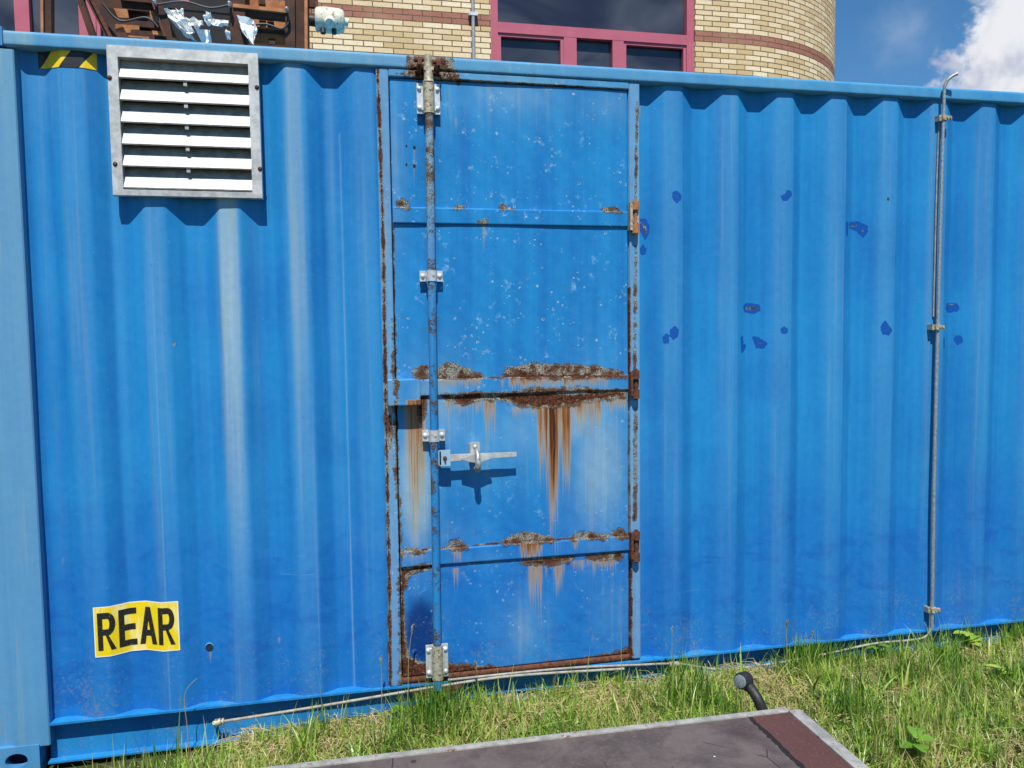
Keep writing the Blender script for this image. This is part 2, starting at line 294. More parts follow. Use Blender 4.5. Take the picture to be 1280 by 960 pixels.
# ------------------------------------------------------------------ materials
def blue_paint(name, deep=(.009, .145, .42), mid=(.016, .230, .52), pale=(.27, .415, .50), gr=1.):
    m, k, b, o = material(name); p = k.pos()
    st = k.noise(k.vm('MULTIPLY', p, (16, 16, .5)), 1, 5, .6)
    st2 = k.noise(k.vm('MULTIPLY', p, (70, 70, 1.2)), 1, 3, .6)
    big = k.noise(p, 2.3, 5, .55, .6); mott = k.noise(p, 38, 5, .65)
    v = k.math('ADD', k.math('MULTIPLY', st, .55), k.math('MULTIPLY', big, .45))
    col = k.mix(k.step(v, .30, .68), deep, mid)
    col = k.mix(k.math('MULTIPLY', k.attr('low'), .55), col, (.007, .115, .43))
    # brushed smears low on the wall
    sm = k.noise(k.vm('MULTIPLY', p, (4, 4, 9)), 1, 6, .62, 1.2)
    col = k.mix(k.math('MULTIPLY', k.math('MULTIPLY', k.step(sm, .50, .64), k.attr('low')), .38), col, (.006, .075, .36))
    f = k.attr('fade')
    fa = k.math('MULTIPLY', f, k.math('ADD', .45, k.math('ADD', k.math('MULTIPLY', st2, .75), k.math('MULTIPLY', k.math('SUBTRACT', mott, .5), .5))), clamp=True)
    col = k.mix(fa, col, k.mix(k.step(f, .30, .75), tuple(.35*a+.65*b for a, b in zip(pale, mid)) if gr == 1. else pale, pale))
    col = k.mix(k.math('MULTIPLY', k.step(k.noise(k.vm('MULTIPLY', p, (34, 34, .9)), 1, 2), .56, .66), k.math('MULTIPLY', f, .35)), col, (.30, .36, .30))
    col = k.mix(k.math('MULTIPLY', k.math('SUBTRACT', mott, .42), .22, clamp=True), col, (.16, .36, .66))
    tch = k.step(k.math('ADD', k.attr('touch'), k.math('MULTIPLY', k.math('SUBTRACT', k.noise(p, 95, 6, .7), .5), .9)), .40, .52)
    col = k.mix(k.math('MULTIPLY', tch, .92), col, (.005, .068, .33))
    col = k.mix(k.math('MULTIPLY', k.step(k.math('ADD', k.attr('dark_oval'), k.math('MULTIPLY', k.math('SUBTRACT', k.noise(p, 30, 5, .6), .5), .3)), .05, .9), .88), col, (.003, .022, .13))
    # tiny chips everywhere, more of them low down
    vo = k.vor(k.vm('ADD', k.vm('MULTIPLY', p, (1, 1, .8)), k.vm('MULTIPLY', k.n('ShaderNodeTexNoise').outputs['Color'], (.01, .01, .01))), 50); gate = k.step(k.noise(p, 4.5, 3), .50, .62)
    chip = k.math('MULTIPLY', k.math('LESS_THAN', vo.outputs[0], k.math('MULTIPLY', k.n('ShaderNodeSeparateColor').outputs[0] if False else .085, 1.)), gate)
    col = k.mix(k.math('MULTIPLY', chip, k.math('ADD', .22, k.math('MULTIPLY', k.attr('speck'), .45))), col, (.40, .54, .66))
    vd = k.vor(p, 23); col = k.mix(k.math('MULTIPLY', k.math('LESS_THAN', vd.outputs[0], .035), .8), col, (.03, .04, .06))
    # blisters on the door: a pale ring with a dark core
    sp = k.attr('speck'); wob = k.vm('ADD', p, k.vm('MULTIPLY', k.n('ShaderNodeTexNoise').outputs['Color'], (0, 0, 0)))
    g2 = k.step(k.noise(p, 9, 4, .6), .49, .58)
    pw = k.n('ShaderNodeTexNoise'); k.put(pw.inputs['Vector'], p); pw.inputs['Scale'].default_value = 90
    v1 = k.vor(k.vm('ADD', p, k.vm('MULTIPLY', pw.outputs['Color'], (.012, .012, .012))), 46); d1 = k.math('ADD', v1.outputs[0], k.math('MULTIPLY', k.math('SUBTRACT', k.noise(p, 160, 2), .5), .18))
    on = k.math('MULTIPLY', sp, g2)
    rnd = k.n('ShaderNodeSeparateColor'); k.t.links.new(v1.outputs['Color'], rnd.inputs[0])
    rad = k.math('MULTIPLY', rnd.outputs[0], .29)
    ring = k.math('MULTIPLY', k.math('LESS_THAN', d1, rad), on)
    core = k.math('MULTIPLY', k.math('LESS_THAN', d1, k.math('SUBTRACT', rad, .12)), k.math('MULTIPLY', on, k.math('GREATER_THAN', rnd.outputs[1], .45)))
    col = k.mix(k.math('MULTIPLY', ring, .55), col, (.42, .54, .60)); col = k.mix(k.math('MULTIPLY', core, .85), col, (.045, .03, .03))
    haz = k.math('MULTIPLY', k.math('MULTIPLY', k.step(k.noise(p, 26, 4, .7), .56, .66), g2), k.math('MULTIPLY', sp, .38)); col = k.mix(haz, col, (.22, .44, .62))
    # mud splashes close to the ground
    sz = k.n('ShaderNodeSeparateXYZ'); k.put(sz.inputs[0], p); lowz = k.step(sz.outputs[2], .55, .20)
    mud = k.math('MULTIPLY', k.math('MULTIPLY', k.step(k.math('ADD', k.noise(p, 85, 5, .75), k.math('MULTIPLY', k.math('SUBTRACT', k.noise(p, 6, 3), .5), .5)), .56, .66), lowz), .45)
    col = k.mix(mud, col, (.20, .21, .19))
    scf = k.step(k.noise(k.vm('MULTIPLY', p, (3, 3, 55)), 1, 4, .7, .6), .70, .74); col = k.mix(k.math('MULTIPLY', scf, .22), col, (.20, .42, .62))
    # rust water
    s1 = k.noise(k.vm('MULTIPLY', p, (150, 150, 1.3)), 1, 4, .7); s2 = k.noise(k.vm('MULTIPLY', p, (60, 60, .7)), 1, 2, .5)
    sa = k.math('MULTIPLY', k.attr('stain'), k.math('ADD', -1.12, k.math('ADD', k.math('MULTIPLY', s1, 2.7), k.math('MULTIPLY', s2, 1.5))))
    col = k.mix(k.math('MULTIPLY', k.step(sa, .02, .45), .72), col, (.36, .27, .13)); col = k.mix(k.step(sa, .30, .80), col, (.26, .100, .024)); col = k.mix(k.step(sa, .72, 1.10), col, (.060, .018, .008))
    # rust
    n1 = k.noise(p, 42, 9, .74); n0 = k.noise(p, 15, 4, .6); n2 = k.noise(p, 240, 4, .6)
    rv = k.math('ADD', k.attr('rust'), k.math('ADD', k.math('ADD', k.math('MULTIPLY', k.math('SUBTRACT', n0, .5), .95), k.math('MULTIPLY', k.math('SUBTRACT', n1, .5), 1.05)), k.math('MULTIPLY', k.math('SUBTRACT', n2, .5), .55)))
    gate0 = k.step(k.attr('rust'), .04, .22)
    fr = k.math('MULTIPLY', k.step(rv, .34, .42), gate0); core2 = k.math('MULTIPLY', k.step(rv, .53, .68), gate0)
    fc = k.mix(k.step(k.noise(p, 300, 4, .7), .47, .55), k.mix(k.step(n0, .44, .56), (.40, .39, .31), (.17, .11, .07)), (.045, .032, .024))
    rc = k.ramp(k.noise(p, 120, 6, .7), [(.32, (.018, .009, .008)), (.47, (.075, .024, .013)), (.58, (.15, .052, .022)), (.68, (.28, .17, .10)), (.8, (.40, .34, .25))])
    lay_ = k.noise(k.vm('MULTIPLY', p, (28, 28, 120)), 1, 5, .7, 1.5)
    rc = k.mix(k.step(lay_, .50, .58), rc, (.020, .010, .009)); rc = k.mix(k.step(lay_, .66, .72), rc, (.30, .24, .18))
    col = k.mix(fr, col, fc); col = k.mix(core2, col, rc)
    sc = k.step(k.math('ADD', k.attr('scrape'), k.math('ADD', k.math('MULTIPLY', k.math('SUBTRACT', n2, .5), .7), k.math('MULTIPLY', k.math('SUBTRACT', n1, .5), 1.2))), .50, .60); col = k.mix(sc, col, k.mix(k.step(n1, .45, .55), (.20, .28, .36), (.05, .05, .07)))
    rr = k.math('ADD', .42, k.math('ADD', k.math('MULTIPLY', core2, .45), k.math('MULTIPLY', f, .2)), clamp=True)
    h = k.math('ADD', k.math('MULTIPLY', mott, .15), k.math('ADD', k.math('MULTIPLY', k.math('MULTIPLY', n1, fr), 1.6), k.math('MULTIPLY', ring, -.25)))
    setp(k, b, col, rr, 0., k.bump(h, .8, .005), .18)
    return m
M_BLUE = blue_paint('blue_container_paint')
M_POST = blue_paint('weathered_blue_paint', (.040, .19, .42), (.07, .26, .49), (.14, .31, .45), .9)
M_RAIL = blue_paint('faded_blue_rail_paint', (.03, .22, .48), (.06, .28, .52), (.21, .36, .42), .9)
M_HUB = blue_paint('pale_blue_hub_paint', (.24, .38, .52), (.30, .45, .58), (.4, .5, .55))
def metal(name, c1, c2, rough=.35, metalness=.9, rust=0., scale=40, wob=.12):
    m, k, b, o = material(name); p = k.pos(); n = k.noise(p, scale, 6, .65)
    col = k.mix(k.step(n, .35, .65), c1, c2)
    if rust: col = k.mix(k.math('MULTIPLY', k.step(k.noise(p, scale*1.7, 5, .7), .62-rust*.3, .70-rust*.2), .9), col, (.17, .06, .025))
    setp(k, b, col, k.math('ADD', rough, k.math('MULTIPLY', n, wob)), metalness, k.bump(n, .25, .001)); return m
M_GALV = metal('galvanised_steel', (.55, .56, .57), (.74, .75, .76), .38, .55)
M_ALU = metal('dull_aluminium', (.42, .42, .41), (.60, .60, .58), .42, .35, .0, 25)
M_SLAT = metal('weathered_louvre_aluminium', (.30, .30, .295), (.47, .47, .455), .48, .25, .0, 30)
M_OLIVE = metal('grimy_zinc', (.34, .32, .22), (.50, .47, .36), .5, .25, .35, 60)
M_RUSTY = metal('rusty_steel', (.055, .018, .010), (.15, .05, .022), .8, .1, .3, 60)
M_RUSTD = metal('dark_rusty_beam', (.036, .014, .008), (.085, .032, .016), .8, .0, .0, 12)
M_RUSTO = metal('orange_rust_and_sunlit_faces', (.30, .105, .035), (.46, .19, .07), .8, .0, .0, 18)
M_FOIL = metal('crumpled_foil', (.84, .83, .80), (.93, .92, .90), .5, .15, 0, 20)
M_PIPE = metal('galvanised_pipe', (.30, .31, .32), (.46, .46, .46), .40, .55, .1, 70)
M_CABLE = metal('grey_plastic_pipe', (.22, .21, .18), (.36, .34, .29), .55, 0, 0, 30)
M_WHITE = metal('chalky_white_housing', (.56, .53, .40), (.74, .70, .55), .65, 0, .25, 30)
M_TRIM = metal('scuffed_grey_trim', (.28, .27, .24), (.44, .42, .38), .55, .25, .12, 22)
M_RUB = metal('black_rubber', (.010, .010, .011), (.020, .019, .021), .5, 0, 0, 60)
M_DARK = metal('dark_inside', (.012, .012, .014), (.02, .02, .022), .8, 0, 0, 10)
M_LENS = metal('clear_lens', (.12, .14, .15), (.30, .33, .35), .15, .2, 0, 220)
M_RED = metal('red_lens', (.40, .03, .02), (.5, .05, .03), .2, 0, 0, 200)
M_CONC = metal('pale_concrete', (.34, .31, .26), (.46, .43, .38), .9, 0, 0, 14)
def frame_red():
    m, k, b, o = material('crimson_window_frame'); n = k.noise(k.pos(), 6, 4); setp(k, b, k.mix(n, (.40, .085, .125), (.52, .14, .19)), .4, 0); return m
M_FRAME = frame_red()
def glass():
    m, k, b, o = material('dark_window_glass'); n = k.noise(k.vm('MULTIPLY', k.pos(), (1, 1, 1.6)), .8, 3, .5, .8)
    setp(k, b, k.mix(k.step(n, .35, .7), (.016, .019, .036), (.085, .090, .110)), .06, 0, None, .55); return m  # lighter second colour paints reflections into the glass
M_GLASS = glass()
def bricks():
    m, k, b, o = material('cream_brick'); uv = k.n('ShaderNodeUVMap').outputs[0]
    wob = k.vm('ADD', uv, k.vm('SCALE', k.n('ShaderNodeTexNoise').outputs[0], None)) if False else uv
    br = k.n('ShaderNodeTexBrick'); k.put(br.inputs['Vector'], wob)
    for a, v in (('Scale', 1.), ('Mortar Size', .0055), ('Mortar Smooth', .15), ('Brick Width', .208), ('Row Height', .0585), ('Bias', 0.)): br.inputs[a].default_value = v
    br.inputs['Color1'].default_value = (.60, .43, .22, 1); br.inputs['Color2'].default_value = (.86, .72, .49, 1); br.inputs['Mortar'].default_value = (.11, .075, .05, 1)
    sep = k.n('ShaderNodeSeparateXYZ'); k.put(sep.inputs[0], uv); z = sep.outputs[1]
    band = k.math('MULTIPLY', k.math('GREATER_THAN', z, BAND0), k.math('LESS_THAN', z, BAND0+.117))
    zz = k.math('MODULO', z, 1.404)
    rc = k.mix(k.noise(k.vm('MULTIPLY', uv, (5, 16, 1)), 1, 2), (.27, .10, .075), (.42, .18, .14))
    g = k.noise(k.vm('MULTIPLY', uv, (30, 60, 1)), 1, 4, .7)
    base = k.mix(band, br.outputs[0], k.mix(br.outputs['Fac'], rc, (.11, .075, .05)))
    base = k.mix(k.math('MULTIPLY', k.step(k.noise(k.vm('MULTIPLY', uv, (1.2, 1.2, 1)), 1, 5, .65), .45, .7), .28), k.mix(k.math('MULTIPLY', k.step(g, .45, .7), .35), base, (.42, .28, .14)), (.50, .36, .20))
    setp(k, b, base, .85, 0, k.bump(k.math('ADD', k.math('MULTIPLY', br.outputs['Fac'], -1.), k.math('MULTIPLY', g, .3)), .7, .006), .2); return m
BAND0 = .0585*83          # 4.8555
M_BRICK = bricks()
def ground_mat():
    m, k, b, o = material('soil_and_thatch'); p = k.pos(); n = k.noise(p, 9, 7, .7); n2 = k.noise(p, 55, 6, .7)
    far = k.noise(p, .6, 5)
    c = k.mix(k.step(n, .38, .62), (.085, .060, .035), (.22, .17, .085)); c = k.mix(k.step(n2, .45, .62), c, (.33, .26, .13))
    c = k.mix(k.math('MULTIPLY', k.step(far, .36, .52), .85), c, (.028, .050, .014))
    setp(k, b, c, .95, 0, k.bump(k.math('ADD', n, n2), .8, .02), .1); return m
M_GROUND = ground_mat()
def grass_mat(name, trans=.33):
    m, k, b, o = material(name); v = k.attr('tone'); t = k.attr('along')
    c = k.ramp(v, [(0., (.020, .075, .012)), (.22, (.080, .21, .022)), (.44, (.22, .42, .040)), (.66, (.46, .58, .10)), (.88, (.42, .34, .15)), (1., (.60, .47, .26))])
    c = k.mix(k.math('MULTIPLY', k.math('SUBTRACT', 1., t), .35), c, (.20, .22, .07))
    setp(k, b, c, .36, 0, None, .5)
    tr = k.n('ShaderNodeBsdfTranslucent'); k.put(tr.inputs[0], k.mix(1., c, (1., 1.15, .6), 'MULTIPLY')); mx = k.n('ShaderNodeMixShader'); mx.inputs[0].default_value = trans
    k.t.links.new(b.outputs[0], mx.inputs[1]); k.t.links.new(tr.outputs[0], mx.inputs[2]); k.t.links.new(mx.outputs[0], o.inputs[0]); return m
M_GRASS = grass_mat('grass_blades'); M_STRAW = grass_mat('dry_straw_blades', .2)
def deck_mat():
    m, k, b, o = material('worn_phenolic_plywood'); p = k.pos()
    sx = k.n('ShaderNodeSeparateXYZ'); k.put(sx.inputs[0], p); n = k.noise(p, 7, 6, .65, .4); n2 = k.noise(p, 120, 4, .7)
    edge = k.math('ADD', sx.outputs[0], k.math('MULTIPLY', k.math('SUBTRACT', k.noise(p, 14, 5, .7), .5), .03))
    red = k.math('GREATER_THAN', edge, 1.262)
    c = k.mix(k.step(n, .35, .65), (.070, .054, .050), (.125, .098, .090)); c = k.mix(red, c, k.mix(n, (.070, .029, .022), (.115, .050, .040)))
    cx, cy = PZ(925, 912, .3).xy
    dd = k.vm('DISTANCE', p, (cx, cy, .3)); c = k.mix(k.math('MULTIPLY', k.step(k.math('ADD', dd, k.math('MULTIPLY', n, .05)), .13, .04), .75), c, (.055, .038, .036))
    c = k.mix(k.math('MULTIPLY', k.step(n2, .55, .7), .35), c, (.20, .17, .155))
    vo = k.vor(p, 5.5); c = k.mix(k.math('LESS_THAN', vo.outputs[0], .05), c, (.04, .035, .035))
    vs = k.vor(k.vm('ADD', p, (3, 1, 0)), 9); c = k.mix(k.math('LESS_THAN', vs.outputs[0], .035), c, (.6, .58, .55))
    crk = k.math('MULTIPLY', k.math('LESS_THAN', k.math('ABSOLUTE', k.math('SUBTRACT', edge, k.math('ADD', 1.262, .002))), k.math('MULTIPLY', k.noise(p, 30, 3, .7), .017)), 1.)
    c = k.mix(crk, c, (.02, .014, .012))
    w = k.n('ShaderNodeTexVoronoi', feature='DISTANCE_TO_EDGE'); k.put(w.inputs['Vector'], k.vm('ADD', p, k.vm('MULTIPLY', p, (.2, .2, .2)))); w.inputs['Scale'].default_value = 3.1
    cr = k.math('MULTIPLY', k.math('LESS_THAN', w.outputs[0], .006), k.step(k.noise(p, 3.7, 3), .55, .60)); c = k.mix(cr, c, (.03, .022, .02))
    setp(k, b, c, .62, 0, k.bump(k.math('SUBTRACT', n2, crk), .35, .002), .3); return m
M_DECK = deck_mat()

# ------------------------------------------------------------------ ground
def ground_z(x, y):
    x = np.asarray(x, float); y = np.asarray(y, float)
    s = .5+.5*np.tanh((x-.0)*.9)
    near = np.exp(-((y+.25)/.75)**2)
    return np.where(y < .15, (.012+.075*s)*near+.02*(s)*(1-near)+.006*np.sin(x*9+1)*np.sin(y*13)*near, .0)
nx = np.concatenate([np.linspace(-800, -6, 12), np.linspace(-5, 7, 220), np.linspace(8, 800, 12)]); ny = np.concatenate([np.linspace(-800, -5, 10), np.linspace(-4, .4, 120), np.linspace(1, 900, 12)])
GX, GY = np.meshgrid(nx, ny); GZ = ground_z(GX, GY)-.004
idx = np.arange(GX.size).reshape(GX.shape); F = np.stack([idx[:-1, :-1], idx[:-1, 1:], idx[1:, 1:], idx[1:, :-1]], -1).reshape(-1, 4)
g = link('ground', np_mesh('ground', np.stack([GX, GY, GZ], -1).reshape(-1, 3), F), M_GROUND); tag(g, kind='structure')

# ------------------------------------------------------------------ the container
ROOT = empty('shipping_container', (-1.24, 0, 0), 'faded blue corrugated shipping container with a rusty personnel door in its side', 'shipping container')
ZTOP, ZLIP = 2.58, .198
DEPTH = .038
def profile(X):
    X = np.asarray(X, float); pitch_pts = [(-1.30, DEPTH), (-1.2, DEPTH)]
    P = []
    for c in CRESTS:
        P += [(c-.034-.062, DEPTH), (c-.034, .004), (c+.034, .004), (c+.034+.060, DEPTH)]
    P = np.array(P); return np.interp(X, P[:, 0], P[:, 1])
def profile_s(X):
    s = 0
    for d in (-.005, -.0025, 0, .0025, .005): s = s+profile(np.asarray(X)+d)
    return s/5
def wall_grid(x0, x1, z0, z1, rx, rz):
    xs = np.linspace(x0, x1, int((x1-x0)/rx)+1); zs = np.linspace(z0, z1, int((z1-z0)/rz)+1); X, Z = np.meshgrid(xs, zs)
    Y = profile_s(X)+.0016*np.sin(X*5.1+Z*2.3)+.0012*np.sin(X*2.2-Z*6.1+1)+.0008*np.sin(X*23+Z*9)
    i = np.arange(X.size).reshape(X.shape); F = np.stack([i[:-1, :-1], i[:-1, 1:], i[1:, 1:], i[1:, :-1]], -1).reshape(-1, 4)
    return X, Y, Z, F
for nm, x0, x1, rx, rz, lab in (('corrugated_wall', -1.05, .150, .005, .008, 'corrugated blue wall panel left of the door'), ('corrugated_wall', 1.172, 3.35, .005, .008, 'corrugated blue wall panel right of the door with dark blue touch-up spots'), ('corrugated_wall', 3.35, 4.8, .01, .1, 'plain end of the blue corrugated wall')):
    X, Y, Z, F = wall_grid(x0, x1, ZLIP-.002, 2.535, rx, rz); fl = fields(X.ravel(), Z.ravel(), True)
    if x0 < -1: cx_, cz_ = X.ravel()[F].mean(1), Z.ravel()[F].mean(1); F = F[~((cx_ > -.725) & (cx_ < -.29) & (cz_ > 2.062) & (cz_ < 2.520))]
    o = link(nm, np_mesh(nm, np.stack([X, Y, Z], -1).reshape(-1, 3), F, fl), M_BLUE, ROOT); o['label'] = lab
XR = 4.8
# dense-fronted box whose front carries the wear fields
def plate(name, x0, x1, y0, y1, z0, z1, mat, parent, res=.004, extra=None, dz0=0., smooth=False):
    xs = np.linspace(x0, x1, max(2, int((x1-x0)/res)+1)); zs = np.linspace(z0, z1, max(2, int((z1-z0)/res)+1)); X, Z = np.meshgrid(xs, zs); nxx, nz = len(xs), len(zs)
    Yf = np.full(X.shape, y0)+.0006*np.sin(X*60+Z*23)*np.sin(Z*41)
    bvl = .0015
    Yf[0, :] += bvl; Yf[-1, :] += bvl; Yf[:, 0] += bvl; Yf[:, -1] += bvl
    if extra is not None: Yf = Yf+extra(X, Z)
    Zs = Z+dz0*(X-x0)
    V = np.stack([X, Yf, Zs], -1).reshape(-1, 3); i = np.arange(X.size).reshape(X.shape); F = [np.stack([i[:-1, :-1], i[:-1, 1:], i[1:, 1:], i[1:, :-1]], -1).reshape(-1, 4)]
    # rim to the back
    loop = np.concatenate([i[0, :], i[1:, -1], i[-1, :-1][::-1], i[1:-1, 0][::-1]]); nb = V[loop].copy(); nb[:, 1] = y1; base = len(V); V = np.concatenate([V, nb]); n = len(loop); a = np.arange(n); bq = (a+1) % n
    F.append(np.stack([loop[bq], loop[a], base+a, base+bq], -1)); V = np.concatenate([V, np.array([[x0, y1, z0], [x1, y1, z0+dz0*(x1-x0)], [x1, y1, z1+dz0*(x1-x0)], [x0, y1, z1]])]); c = base+n
    F.append(np.array([[c+3, c+2, c+1, c]])); F = np.concatenate(F)
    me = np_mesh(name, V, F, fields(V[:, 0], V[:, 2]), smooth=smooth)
    return link(name, me, mat, parent)
# posts, rails, roof, other walls
bm = bmesh.new(); 
prof = [(-1.043, .045), (-1.043, -.006), (-1.047, -.010), (-1.13, -.012), (-1.150, -.010), (-1.162, -.002), (-1.175, .004), (-1.24, .004), (-1.24, .15), (-1.12, .15), (-1.12, .045)]
ringA = [bm.verts.new((x, y, .12)) for x, y in prof]; ringB = [bm.verts.new((x, y, 2.52)) for x, y in prof]
for i in range(len(prof)): j = (i+1) % len(prof); bm.faces.new((ringA[i], ringA[j], ringB[j], ringB[i]))
bm.faces.new(ringA); bm.faces.new(ringB[::-1])
bmesh.ops.subdivide_edges(bm, edges=[e for e in bm.edges if abs(e.verts[0].co.z-e.verts[1].co.z) > 1], cuts=40)
post = from_bm('corner_post', bm, M_POST, ROOT, smooth=True, ang=20)
me = post.data; co = np.zeros(len(me.vertices)*3); me.vertices.foreach_get('co', co); co = co.reshape(-1, 3)
at = me.attributes.new('fade', 'FLOAT', 'POINT'); at.data.foreach_set('value', np.clip(.55+.35*(co[:, 2]-1)/1.5, 0, 1).astype(np.float32))
at = me.attributes.new('rust', 'FLOAT', 'POINT'); at.data.foreach_set('value', (np.where((co[:, 0] < -1.16) & (co[:, 2] > 1.95), .45, 0)).astype(np.float32))
def ccast(z0, z1, x0, x1, name, hole=True):
    bm = bmesh.new(); box(bm, x0, x1, -.014, .16, z0, z1); o = from_bm(name, bm, M_POST, ROOT, bev=.004, smooth=True)
    return o
# bottom casting with a real oval hole in its face
def casting_face(x0, x1, z0, z1, y0, y1, hx, hz, rx, rz, mat):
    bm = bmesh.new(); n = 32; ins = []; out = []
    for j in range(n):
        a = 2*math.pi*j/n+math.pi/4; c, s = math.cos(a), math.sin(a); ins.append((hx+rx*c, hz+rz*s)); q = max(abs(c), abs(s)); out.append(((x0+x1)/2+(x1-x0)/2*c/q, (z0+z1)/2+(z1-z0)/2*s/q))
    vi = [bm.verts.new((x, y0, z)) for x, z in ins]; vo = [bm.verts.new((x, y0, z)) for x, z in out]; vib = [bm.verts.new((x, y0+.03, z)) for x, z in ins]; vob = [bm.verts.new((x, y1, z)) for x, z in out]
    for j in range(n):
        q = (j+1) % n; bm.faces.new((vo[j], vo[q], vi[q], vi[j])); bm.faces.new((vi[j], vi[q], vib[q], vib[j])); bm.faces.new((vo[q], vo[j], vob[j], vob[q]))
    bm.faces.new(vob); bm.faces.new([bm.verts.new((x, y0+.1, z)) for x, z in ((x0+.01, z0+.01), (x1-.01, z0+.01), (x1-.01, z1-.01), (x0+.01, z1-.01))])
    return bm
hp = PY(20, 940, -.015)
o = from_bm('corner_casting', casting_face(-1.245, -1.077, .012, .128, -.016, .16, hp.x, .078, .036, .026, M_POST), M_POST, ROOT, smooth=True, ang=30)
ccast(2.53, 2.592, -1.245, -1.074, 'corner_casting')
for z0, z1 in ((.012, .128), (2.47, 2.592)): ccast(z0, z1, XR-.02, XR+.15, 'corner_casting')
bm = bmesh.new(); box(bm, XR, XR+.12, -.01, .15, .12, 2.48); from_bm('corner_post', bm, M_BLUE, ROOT, bev=.004, smooth=True)
# top rail
def railY(X, Z): return .0006*np.sin(X*3.1)
tr = plate('top_rail', -1.074, XR, -.010, .05, 2.532, ZTOP, M_RAIL, ROOT, .008, extra=railY)
me = tr.data; nv = len(me.vertices); co = np.zeros(nv*3); me.vertices.foreach_get('co', co); co = co.reshape(-1, 3)
v = np.interp(co[:, 0], [-1.1, -.98, -.975, -.86, -.855, -.4, .0, .4, .9, 1.3, 3], [.7, .75, .30, .28, .55, .45, .55, .32, .28, .22, .06])
me.attributes['fade'].data.foreach_set('value', v.astype(np.float32))
# bottom rail: an open channel
bm = bmesh.new()
for (y0, y1, z0, z1) in ((-.008, .10, .188, .1955), (.036, .043, .05, .188), (.002, .06, .044, .050)): box(bm, -1.058, XR+.02, y0, y1, z0, z1)
o = from_bm('bottom_rail', bm, M_BLUE, ROOT)
# body behind (roof sheet, back wall, end walls, floor underside) so the box is closed
bm = bmesh.new(); box(bm, -1.2, XR+.1, .052, 2.43, 2.545, 2.565); from_bm('roof', bm, M_RAIL, ROOT)
bm = bmesh.new(); box(bm, -1.2, XR+.1, 2.40, 2.438, .05, 2.54); from_bm('rear_wall', bm, M_BLUE, ROOT)
bm = bmesh.new(); box(bm, -1.225, -1.20, .16, 2.40, .05, 2.54); from_bm('end_wall', bm, M_BLUE, ROOT)
bm = bmesh.new(); box(bm, XR+.101, XR+.13, .16, 2.40, .05, 2.54); from_bm('end_wall', bm, M_BLUE, ROOT)
bm = bmesh.new(); box(bm, -1.19, XR+.1, .11, 2.39, .10, .16); from_bm('floor_underside', bm, M_DARK, ROOT)

# door frame
DF = tag(bpy.data.objects.new('door_frame', None)); COL.objects.link(DF); DF.parent = ROOT; DF.location = Vector((.15, 0, .2))-base_of(ROOT)
plate('jamb', .150, .1955, -.004, .05, .196, 2.53, M_BLUE, DF, .003)
plate('jamb', 1.1325, 1.1755, -.004, .05, .205, 2.53, M_BLUE, DF, .003)
plate('header', .1965, 1.1315, -.005, .05, 2.502, 2.530, M_RAIL, DF, .003)
plate('threshold', .1965, 1.1315, .004, .05, .196, .222, M_RUSTY, DF, .01)
# door
DOOR = bpy.data.objects.new('door', None); COL.objects.link(DOOR); DOOR.parent = ROOT; DOOR.location = Vector((.66, 0, .2))-base_of(ROOT)
DOOR['label'] = 'rusty blue personnel door with three cross bars and a lock rod'
def dent(X, Z): return .0022*np.sin(X*7+1)*np.sin(Z*4.2)+.0015*np.sin(X*3-Z*9)
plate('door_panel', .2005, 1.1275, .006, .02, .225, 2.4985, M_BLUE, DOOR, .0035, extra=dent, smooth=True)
plate('cross_bar', .2015, 1.1265, -.003, .012, 1.968, 2.028, M_BLUE, DOOR, .0035)
plate('cross_bar', .2855, 1.1265, -.003, .012, 1.318, 1.380, M_BLUE, DOOR, .0035)
plate('cross_bar', .2015, 1.1325, -.003, .012, .660, .721, M_BLUE, DOOR, .0035)
plate('lock_box', .164, .286, -.052, .004, 1.287, 1.386, M_BLUE, DOOR, .004)
# lock rod with brackets, guides, keeper
RX = PY(541, 400, -.034).x; RY = -.034
rt = PY(536, 110, RY); rb = PY(547.5, 862, RY)
bm = bmesh.new(); n = 30
pts = [(rt.x+(rb.x-rt.x)*i/n, RY, 2.50+(rb.z-2.50)*i/n) for i in range(n+1)]; tube(bm, pts, .0155, 20)
rod = from_bm('lock_rod', bm, M_BLUE, DOOR, smooth=True)
me = rod.data; co = np.zeros(len(me.vertices)*3); me.vertices.foreach_get('co', co); co = co.reshape(-1, 3)
at = me.attributes.new('rust', 'FLOAT', 'POINT'); at.data.foreach_set('value', (.30+.12*(co[:, 2] > 2.0)+.3*(co[:, 2] > 2.4)).astype(np.float32))
at = me.attributes.new('fade', 'FLOAT', 'POINT'); at.data.foreach_set('value', np.clip((co[:, 2]-1.2)/1.3, .1, .75).astype(np.float32))
def rodx(z): t = (2.50-z)/(2.50-rb.z); return rt.x+(rb.x-rt.x)*t
def big_bracket(z0, z1):
    xc = rodx((z0+z1)/2); r = bpy.data.objects.new('rod_bracket', None)
    bm = bmesh.new()
    box(bm, xc-.043, xc+.043, -.018, -.008, z0, z1); 
    for s in (-1, 1): box(bm, xc+s*.0225-.004, xc+s*.0225+.004, -.024, -.018, z0+.012, z1-.012)
    for sx in (-.033, .033):
        for sz in (z0+.02, z1-.02): dome(bm, (xc+sx, -.018, sz), .010, .008)
    b1 = from_bm('rod_bracket', bm, M_GALV, DOOR, bev=.0, smooth=True, ang=35)
    bm = bmesh.new(); tube(bm, [(xc, -.030, z0-.002), (xc, -.030, z1+.004)], .0215, 20)
    for zz in (z0+.028, z1-.028): cyl(bm, (xc+.003, -.052, zz), (0, 1, 0), .004, .004, 10)
    from_bm('bracket_housing', bm, M_OLIVE, DOOR, smooth=True, ang=40)
big_bracket(2.368, 2.478); big_bracket(.222, .350)
